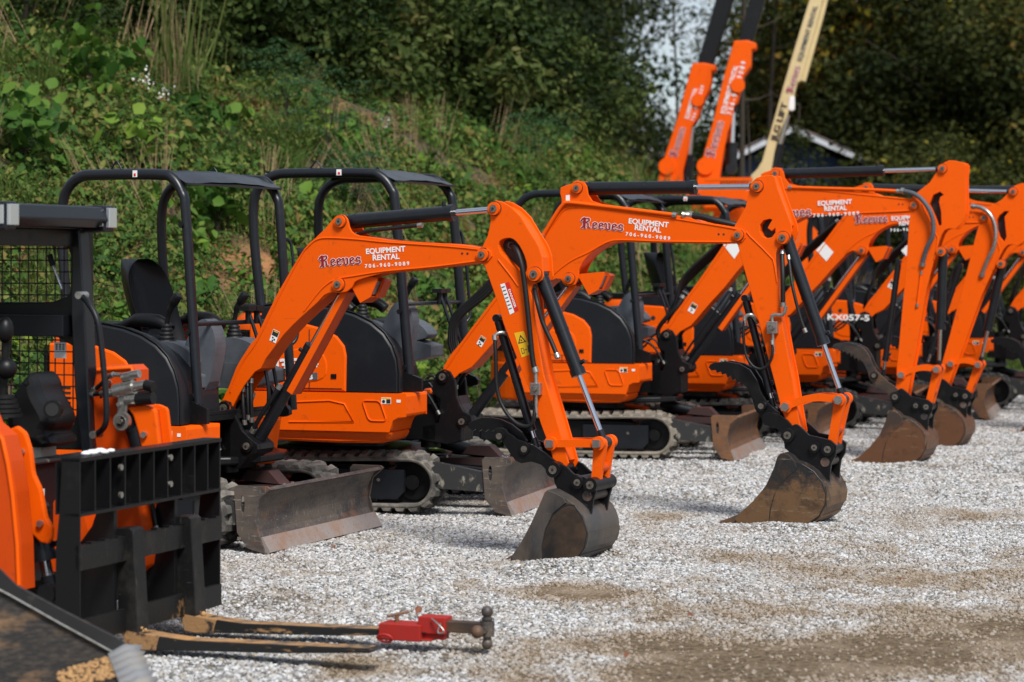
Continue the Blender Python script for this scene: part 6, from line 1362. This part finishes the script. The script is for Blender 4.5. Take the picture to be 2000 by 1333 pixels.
rp, rn = clump_pts(90, .7, .7, .9); q = bpy.data.objects.new('reddened_leaves', leaf_mesh('reddened_leaves', rp + np.array([.5, -.4, 1.1]), rn, .09, 'leaf_red', .5)); link(q, o)
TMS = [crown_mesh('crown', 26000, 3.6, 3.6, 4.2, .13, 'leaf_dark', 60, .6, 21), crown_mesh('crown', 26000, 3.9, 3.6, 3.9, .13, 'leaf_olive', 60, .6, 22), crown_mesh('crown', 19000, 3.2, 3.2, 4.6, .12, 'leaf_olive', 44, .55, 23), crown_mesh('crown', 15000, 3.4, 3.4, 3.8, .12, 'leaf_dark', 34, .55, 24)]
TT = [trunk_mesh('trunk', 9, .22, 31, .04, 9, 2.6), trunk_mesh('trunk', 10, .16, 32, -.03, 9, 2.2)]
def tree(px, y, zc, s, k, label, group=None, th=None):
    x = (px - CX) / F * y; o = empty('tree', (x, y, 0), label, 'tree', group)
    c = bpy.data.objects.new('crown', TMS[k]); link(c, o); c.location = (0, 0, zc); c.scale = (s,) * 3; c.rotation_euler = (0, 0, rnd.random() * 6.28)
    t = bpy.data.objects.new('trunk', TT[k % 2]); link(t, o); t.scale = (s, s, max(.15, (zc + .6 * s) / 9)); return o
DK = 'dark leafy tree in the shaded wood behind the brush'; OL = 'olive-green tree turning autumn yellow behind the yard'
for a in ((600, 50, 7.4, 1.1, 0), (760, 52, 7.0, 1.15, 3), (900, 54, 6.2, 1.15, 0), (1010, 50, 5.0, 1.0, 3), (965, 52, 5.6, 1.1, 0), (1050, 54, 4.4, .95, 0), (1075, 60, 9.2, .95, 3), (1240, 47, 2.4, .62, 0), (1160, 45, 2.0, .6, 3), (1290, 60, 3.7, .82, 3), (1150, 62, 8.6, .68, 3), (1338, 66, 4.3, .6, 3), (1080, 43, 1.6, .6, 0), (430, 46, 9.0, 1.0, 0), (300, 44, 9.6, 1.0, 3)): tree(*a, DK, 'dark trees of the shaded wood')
for a in ((1700, 60, 6.6, 1.15, 1), (1610, 64, 5.0, 1.1, 1), (1625, 70, 6.4, .8, 1), (1770, 56, 4.6, 1.0, 2), (1830, 60, 8.6, 1.15, 1), (1900, 55, 5.2, 1.05, 1), (1970, 57, 8.6, 1.1, 2), (2040, 54, 4.6, 1.0, 1), (1545, 66, 8.5, .75, 2), (1490, 72, 3.4, .7, 2), (1400, 74, 2.2, .8, 2), (1580, 62, 4.6, .7, 1), (1850, 50, 1.8, .7, 2), (1860, 49, 1.6, .7, 1)): tree(*a, OL, 'olive trees behind the yard')
for k, q in enumerate([o for o in list(C.objects) if o.type == 'EMPTY' and o.get('group') == 'olive trees behind the yard']):
    if k % 2: continue
    cr_ = [c for c in q.children if c.name.startswith('crown')][0]; g2 = np.random.default_rng(k); d = g2.normal(0, 1, (420, 3)); d /= np.linalg.norm(d, axis=1)[:, None]
    c = bpy.data.objects.new('autumn_leaves', leaf_mesh('autumn_leaves', d * 3.5 * (.75 + .3 * g2.random((420, 1))), d, .17, 'leaf_yellow', .7, rng=g2)); link(c, q); c.location = cr_.location; c.scale = cr_.scale
# slender pale trunks near the lifts
for px, y, r_, ln, lab in ((1452, 46, .07, .01, 'slender bare trunk right of the second orange boom'), (1500, 58, .09, .03, 'thin bare trunk in the gap under the sky'), (1330, 62, .06, -.03, 'thin leaning sapling trunk left of the orange booms')):
    o = empty('tree', ((px - CX) / F * y, y, 0), lab, 'tree'); t = bpy.data.objects.new('trunk', trunk_mesh('trunk', 11, r_, int(px), ln, 5, 1.2)); link(t, o)
    c = bpy.data.objects.new('crown', crown_mesh('crown', 700, 1.8, 1.8, 2.4, .11, 'leaf_olive', 22, .5, int(px))); link(c, o); c.location = (0, 0, 8.2)
for px, y, sc_, zc_, lab in ((1548, 50, .8, 3.4, 'small sparse tree right before the house gable'), (1455, 49, .6, 3.0, 'small sparse tree hiding the left end of the house')):
    o = empty('tree', ((px - CX) / F * y, y, 0), lab, 'tree'); t = bpy.data.objects.new('trunk', trunk_mesh('trunk', 5, .05, int(px), .02, 5, .9)); link(t, o)
    c = bpy.data.objects.new('crown', crown_mesh('crown', 2300, 1.2, 1.2, 1.9, .10, 'leaf_olive', 26, .5, int(px))); link(c, o); c.location = (0, 0, zc_); c.scale = (sc_,) * 3
# far wood closing the view
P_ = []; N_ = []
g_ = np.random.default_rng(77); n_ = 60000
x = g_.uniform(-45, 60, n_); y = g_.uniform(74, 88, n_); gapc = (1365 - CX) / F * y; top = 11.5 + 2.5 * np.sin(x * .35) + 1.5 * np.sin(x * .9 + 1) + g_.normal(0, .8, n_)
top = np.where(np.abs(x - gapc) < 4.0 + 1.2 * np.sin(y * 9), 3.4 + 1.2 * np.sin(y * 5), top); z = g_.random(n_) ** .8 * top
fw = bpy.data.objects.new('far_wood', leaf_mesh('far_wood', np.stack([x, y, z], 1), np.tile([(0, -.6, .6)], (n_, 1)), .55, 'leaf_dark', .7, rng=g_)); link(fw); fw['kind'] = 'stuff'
mat('wood_floor', (.008, .010, .005), .95)
me = grid_mesh('wooded_rise', [-60 + i * 4 for i in range(33)], [60, 66, 72, 78, 84, 90, 96, 110], lambda x, y: -.3 + (min(1, max(0, (y - 62) / 34))) * (2.6) , 'farsoil'); o = bpy.data.objects.new('wooded_rise', me); link(o); struct(o)

# ---------------------------------------------------------------- boom lifts and the house behind the row
def along(fr, p0, p1, t0, t1, hpx_, txt, mb, y, off, m='white', bold=.02, space=0):
    """lettering running up a boom: from t0 to t1 along the px line p0-p1, shifted off px to the right"""
    a = (p0[0] + (p1[0] - p0[0]) * t0 + off, p0[1] + (p1[1] - p0[1]) * t0); c = (p0[0] + (p1[0] - p0[0]) * t1 + off, p0[1] + (p1[1] - p0[1]) * t1)
    A, B_ = fr.loc(*a, y), fr.loc(*c, y)
    if txt == 'RV': blackletter(mb, A, B_, hpx_ * 38 / F, y)
    else: letter(mb, txt, A, B_, hpx_ * 38 / F, y, m, bold, space)
def lift(fr, box_, tube_, cyl_, base_px, label, name='boom_lift', m_='orange', cat='boom lift', txt=None):
    px, py = base_px; y0 = fr.o[1]; o = empty(name, fr.world(fr.loc(px, py, 0)[0], 0, 0), label, cat, 'telescopic lifts raised behind the row')
    mb = MB(); plate(mb, fr.L(box_, -.2), 0, .42, m_, bev=.015)
    b_ = mb.build('boom', o, fr)
    mb = MB(); plate(mb, fr.L(tube_, -.14), 0, .28, 'black' if m_ == 'orange' else m_, bev=.01); 
    q0, q1 = fr.loc(*tube_[0], -.14), fr.loc(*tube_[-1], -.14)
    mb.build('boom_extension', b_, None)
    ram(o, fr, fr.loc(*cyl_[1], 0), fr.loc(*cyl_[0], 0), 0, .09, 'lift_cylinder', .42, .5)
    return o, b_
FA = Frame(0, 38, 8)
box1 = [(1286, 352), (1290, 330), (1322, 235), (1351, 130), (1353, 124), (1375, 123), (1398, 128), (1397, 137), (1389, 140), (1389, 160), (1384, 178), (1372, 200), (1362, 232), (1350, 250), (1345, 290), (1334, 335), (1334, 420), (1280, 420)]
l1, lb1 = lift(FA, box1, [(1362, 126), (1398, 0), (1440, -150), (1474, -150), (1431, 0), (1392, 126)], ((1352, 238), (1341, 350)), (1310, 352), 'orange telescopic lift leftmost of three raised booms, black inner section')
mb = MB(); yy = -.222
along(FA, (1290, 345), (1353, 130), .17, .44, 15, 'RV', mb, yy, 21); along(FA, (1290, 345), (1353, 130), .52, .80, 8, 'EQUIPMENT RENTAL', mb, yy, 22); along(FA, (1290, 345), (1353, 130), .50, .82, 7, '706-960-9089', mb, yy, 34, space=1)
mb.build('lettering', lb1)
mb = MB(); x, z = FA.loc(1363, 196, -.2); mb.cyl((x, -.215, z), (x, -.245, z), .10, 'orange', 20); x, z = FA.loc(1303, 325, -.2); mb.cyl((x, -.215, z), (x, -.245, z), .13, 'orange', 20); mb.build('pivot_boss', lb1)
FB = Frame(0, 37, 8)
box2 = [(1360, 360), (1362, 345), (1392, 240), (1415, 145), (1432, 86), (1434, 80), (1460, 79), (1477, 85), (1476, 95), (1468, 98), (1466, 130), (1452, 150), (1440, 200), (1434, 208), (1428, 240), (1420, 262), (1408, 325), (1404, 350), (1406, 420), (1356, 420)]
l2, lb2 = lift(FB, box2, [(1442, 82), (1464, 0), (1505, -150), (1540, -150), (1494, 0), (1470, 82)], ((1431, 210), (1428, 330)), (1385, 360), 'orange telescopic lift in the middle of three raised booms, white phone number up its side')
mb = MB(); along(FB, (1364, 340), (1434, 86), .12, .40, 17, 'RV', mb, yy, 22); along(FB, (1364, 340), (1434, 86), .46, .83, 9, 'EQUIPMENT RENTAL', mb, yy, 20); along(FB, (1364, 340), (1434, 86), .45, .86, 9, '706-960-9089', mb, yy, 33, space=1)
mb.build('lettering', lb2)
mb = MB(); x, z = FB.loc(1441, 167, -.2); mb.cyl((x, -.215, z), (x, -.245, z), .11, 'orange', 20); x, z = FB.loc(1378, 325, -.2); mb.cyl((x, -.215, z), (x, -.245, z), .13, 'orange', 20); mb.build('pivot_boss', lb2)
FC = Frame(0, 40, 8)
box3 = [(1464, 352), (1467, 343), (1478, 332), (1488, 316), (1530, 168), (1566, 48), (1581, 0), (1610, -90), (1640, -90), (1607, 0), (1600, 30), (1565, 158), (1557, 163), (1550, 190), (1540, 220), (1522, 262), (1512, 300), (1506, 336), (1500, 420), (1462, 420)]
l3, lb3 = lift(FC, box3, [(1565, 158), (1600, 32), (1608, 0), (1636, -90), (1644, -90), (1616, 2), (1608, 34), (1573, 160)], ((1541, 216), (1510, 330)), (1485, 352), 'cream telescopic lift, tallest and rightmost of three raised booms', m_='cream')
mb = MB(); along(FC, (1488, 316), (1581, 0), .12, .36, 12, 'JLG LIFT', mb, yy, 17, m='ink', bold=.03); along(FC, (1488, 316), (1581, 0), .38, .40, 4, '-', mb, yy, 19, m='ink'); along(FC, (1488, 316), (1581, 0), .42, .59, 14, 'RV', mb, yy, 21); along(FC, (1488, 316), (1581, 0), .62, .96, 9, 'EQUIPMENT RENTAL', mb, yy, 20, m='grey')
mb.build('lettering', lb3)
mb = MB(); plate(mb, FC.L([(1541, 190), (1552, 188), (1552, 214), (1546, 218), (1540, 214)], -.2), -.12, .2, 'white', bev=.01); mb.build('end_bracket', lb3)
for o, fr, px, cl in ((l1, FA, 1300, 'orange'), (l2, FB, 1385, 'orange'), (l3, FC, 1490, 'cream')):
    x = fr.loc(px, 352, 0)[0]; mb = MB(); cl = cl if cl == 'orange' else 'black'
    mb.prism(chaikin([(x - .5, .9), (x - .5, 2.7), (x + .3, 2.9), (x + 1.6, 2.5), (x + 1.7, 1.3), (x + 1.3, .9)], 1), -.6, .6, cl); mb.build('turntable', o, fr, .03)
    mb = MB(); mb.box((x - 1.1, -1.0, .45), (x + 1.5, 1.0, .85), 'black'); mb.build('chassis', o, fr, .04)
    for sx in (-.9, 1.3):
        for sy in (-1.05, 1.05):
            mb = MB(); mb.cyl((x + sx, sy - .15, .45), (x + sx, sy + .15, .45), .45, 'rubber_dark', 28); mb.cyl((x + sx, sy - .16, .45), (x + sx, sy + .16, .45), .22, cl, 18); mb.build('wheel', o, fr, .03)
x0, z0 = FB.loc(1385, 356, -.9)
mb = MB()
for k in range(17): x, z = FB.loc(1378 + k * 5.6, 352, -.9); mb.box((x - .012, -.91, z - .35), (x + .012, -.89, z), 'orange')
a, c = FB.loc(1376, 350, -.9), FB.loc(1470, 350, -.9); mb.box((a[0], -.92, a[1] - .03), (c[0], -.88, a[1] + .02), 'orange'); mb.box((a[0], -.92, a[1] - .42), (c[0], -.88, a[1] - .35), 'orange'); mb.build('grille_guard', l2, FB)
# house
hs = empty('house', (6.2, 55, 0), 'dark blue-walled house with white gable edges half hidden among the trees', 'house')
FH = Frame(6.2, 55, 0)
def hx(px): return (px - CX) / F * 55 - 6.2
def hz(py): return CH - (py - HY) * 55 / F
mb = MB(); ap = (hx(1542), hz(255)); e0 = (hx(1425), hz(312)); e1 = (hx(1722), hz(334))
mb.prism([(e0[0] + .2, -.2), (e0[0] + .2, e0[1] - .1), (ap[0], ap[1] - .12), (e1[0] - .2, e1[1] - .1), (e1[0] - .2, -.2)], 0, 9, 'housewall'); mb.build('wall', hs, FH)
for a, c, nm in ((e0, ap, 0), (ap, e1, 1)):
    mb = MB(); a, c = Vector(a), Vector(c); n_ = Vector((-(c - a).y, (c - a).x)).normalized()
    mb.prism([a.to_tuple(), c.to_tuple(), (c + n_ * .12).to_tuple(), (a + n_ * .12).to_tuple()], -.5, 9.4, 'roofing'); r_ = mb.build('roof', hs, FH)
    mb = MB(); mb.prism([(a - n_ * .06).to_tuple(), (c - n_ * .06).to_tuple(), (c + n_ * .05).to_tuple(), (a + n_ * .05).to_tuple()], -.56, -.505, 'fascia'); mb.build('fascia', r_)
for wx in (1470, 1620):
    mb = MB(); mb.box((hx(wx) - .5, -.06, 2.2), (hx(wx) + .5, -.003, 3.4), 'white'); w_ = mb.build('window', hs, FH); mb = MB(); mb.box((hx(wx) - .42, -.08, 2.28), (hx(wx) + .42, -.061, 3.32), 'ink'); mb.build('pane', w_)
# fallen leaves on the gravel
for (px, py, s_, lab) in ((655, 1066, .05, 'curled brown fallen leaf on the gravel before the first blade'), (1222, 1284, .06, 'dark curled fallen leaf low in the middle of the gravel'), (1760, 1125, .05, 'dark red-brown fallen leaf on bare earth towards the right'), (812, 1196, .05, 'red-brown fallen leaf on gravel behind the tow hitch'), (470, 1243, .05, 'brown fallen leaf between the fork tines'), (1340, 1198, .035, 'small orange-brown fallen leaf on gravel in the middle')):
    y = F * (CH - .03) / (py - HY); x = (px - CX) / F * y
    me = leaf_mesh('fallen_leaf', [(0, 0, 0)], [(0, -.8, 1)], s_, 'leaf_red', .6, fold=.8); me.materials.clear(); me.materials.append(MT['dryleaf'])
    o = bpy.data.objects.new('fallen_leaf', me); o.location = (x, y, ground_z(x, y) + .022); link(o); tag(o, lab, 'leaf', 'fallen leaves on the gravel')
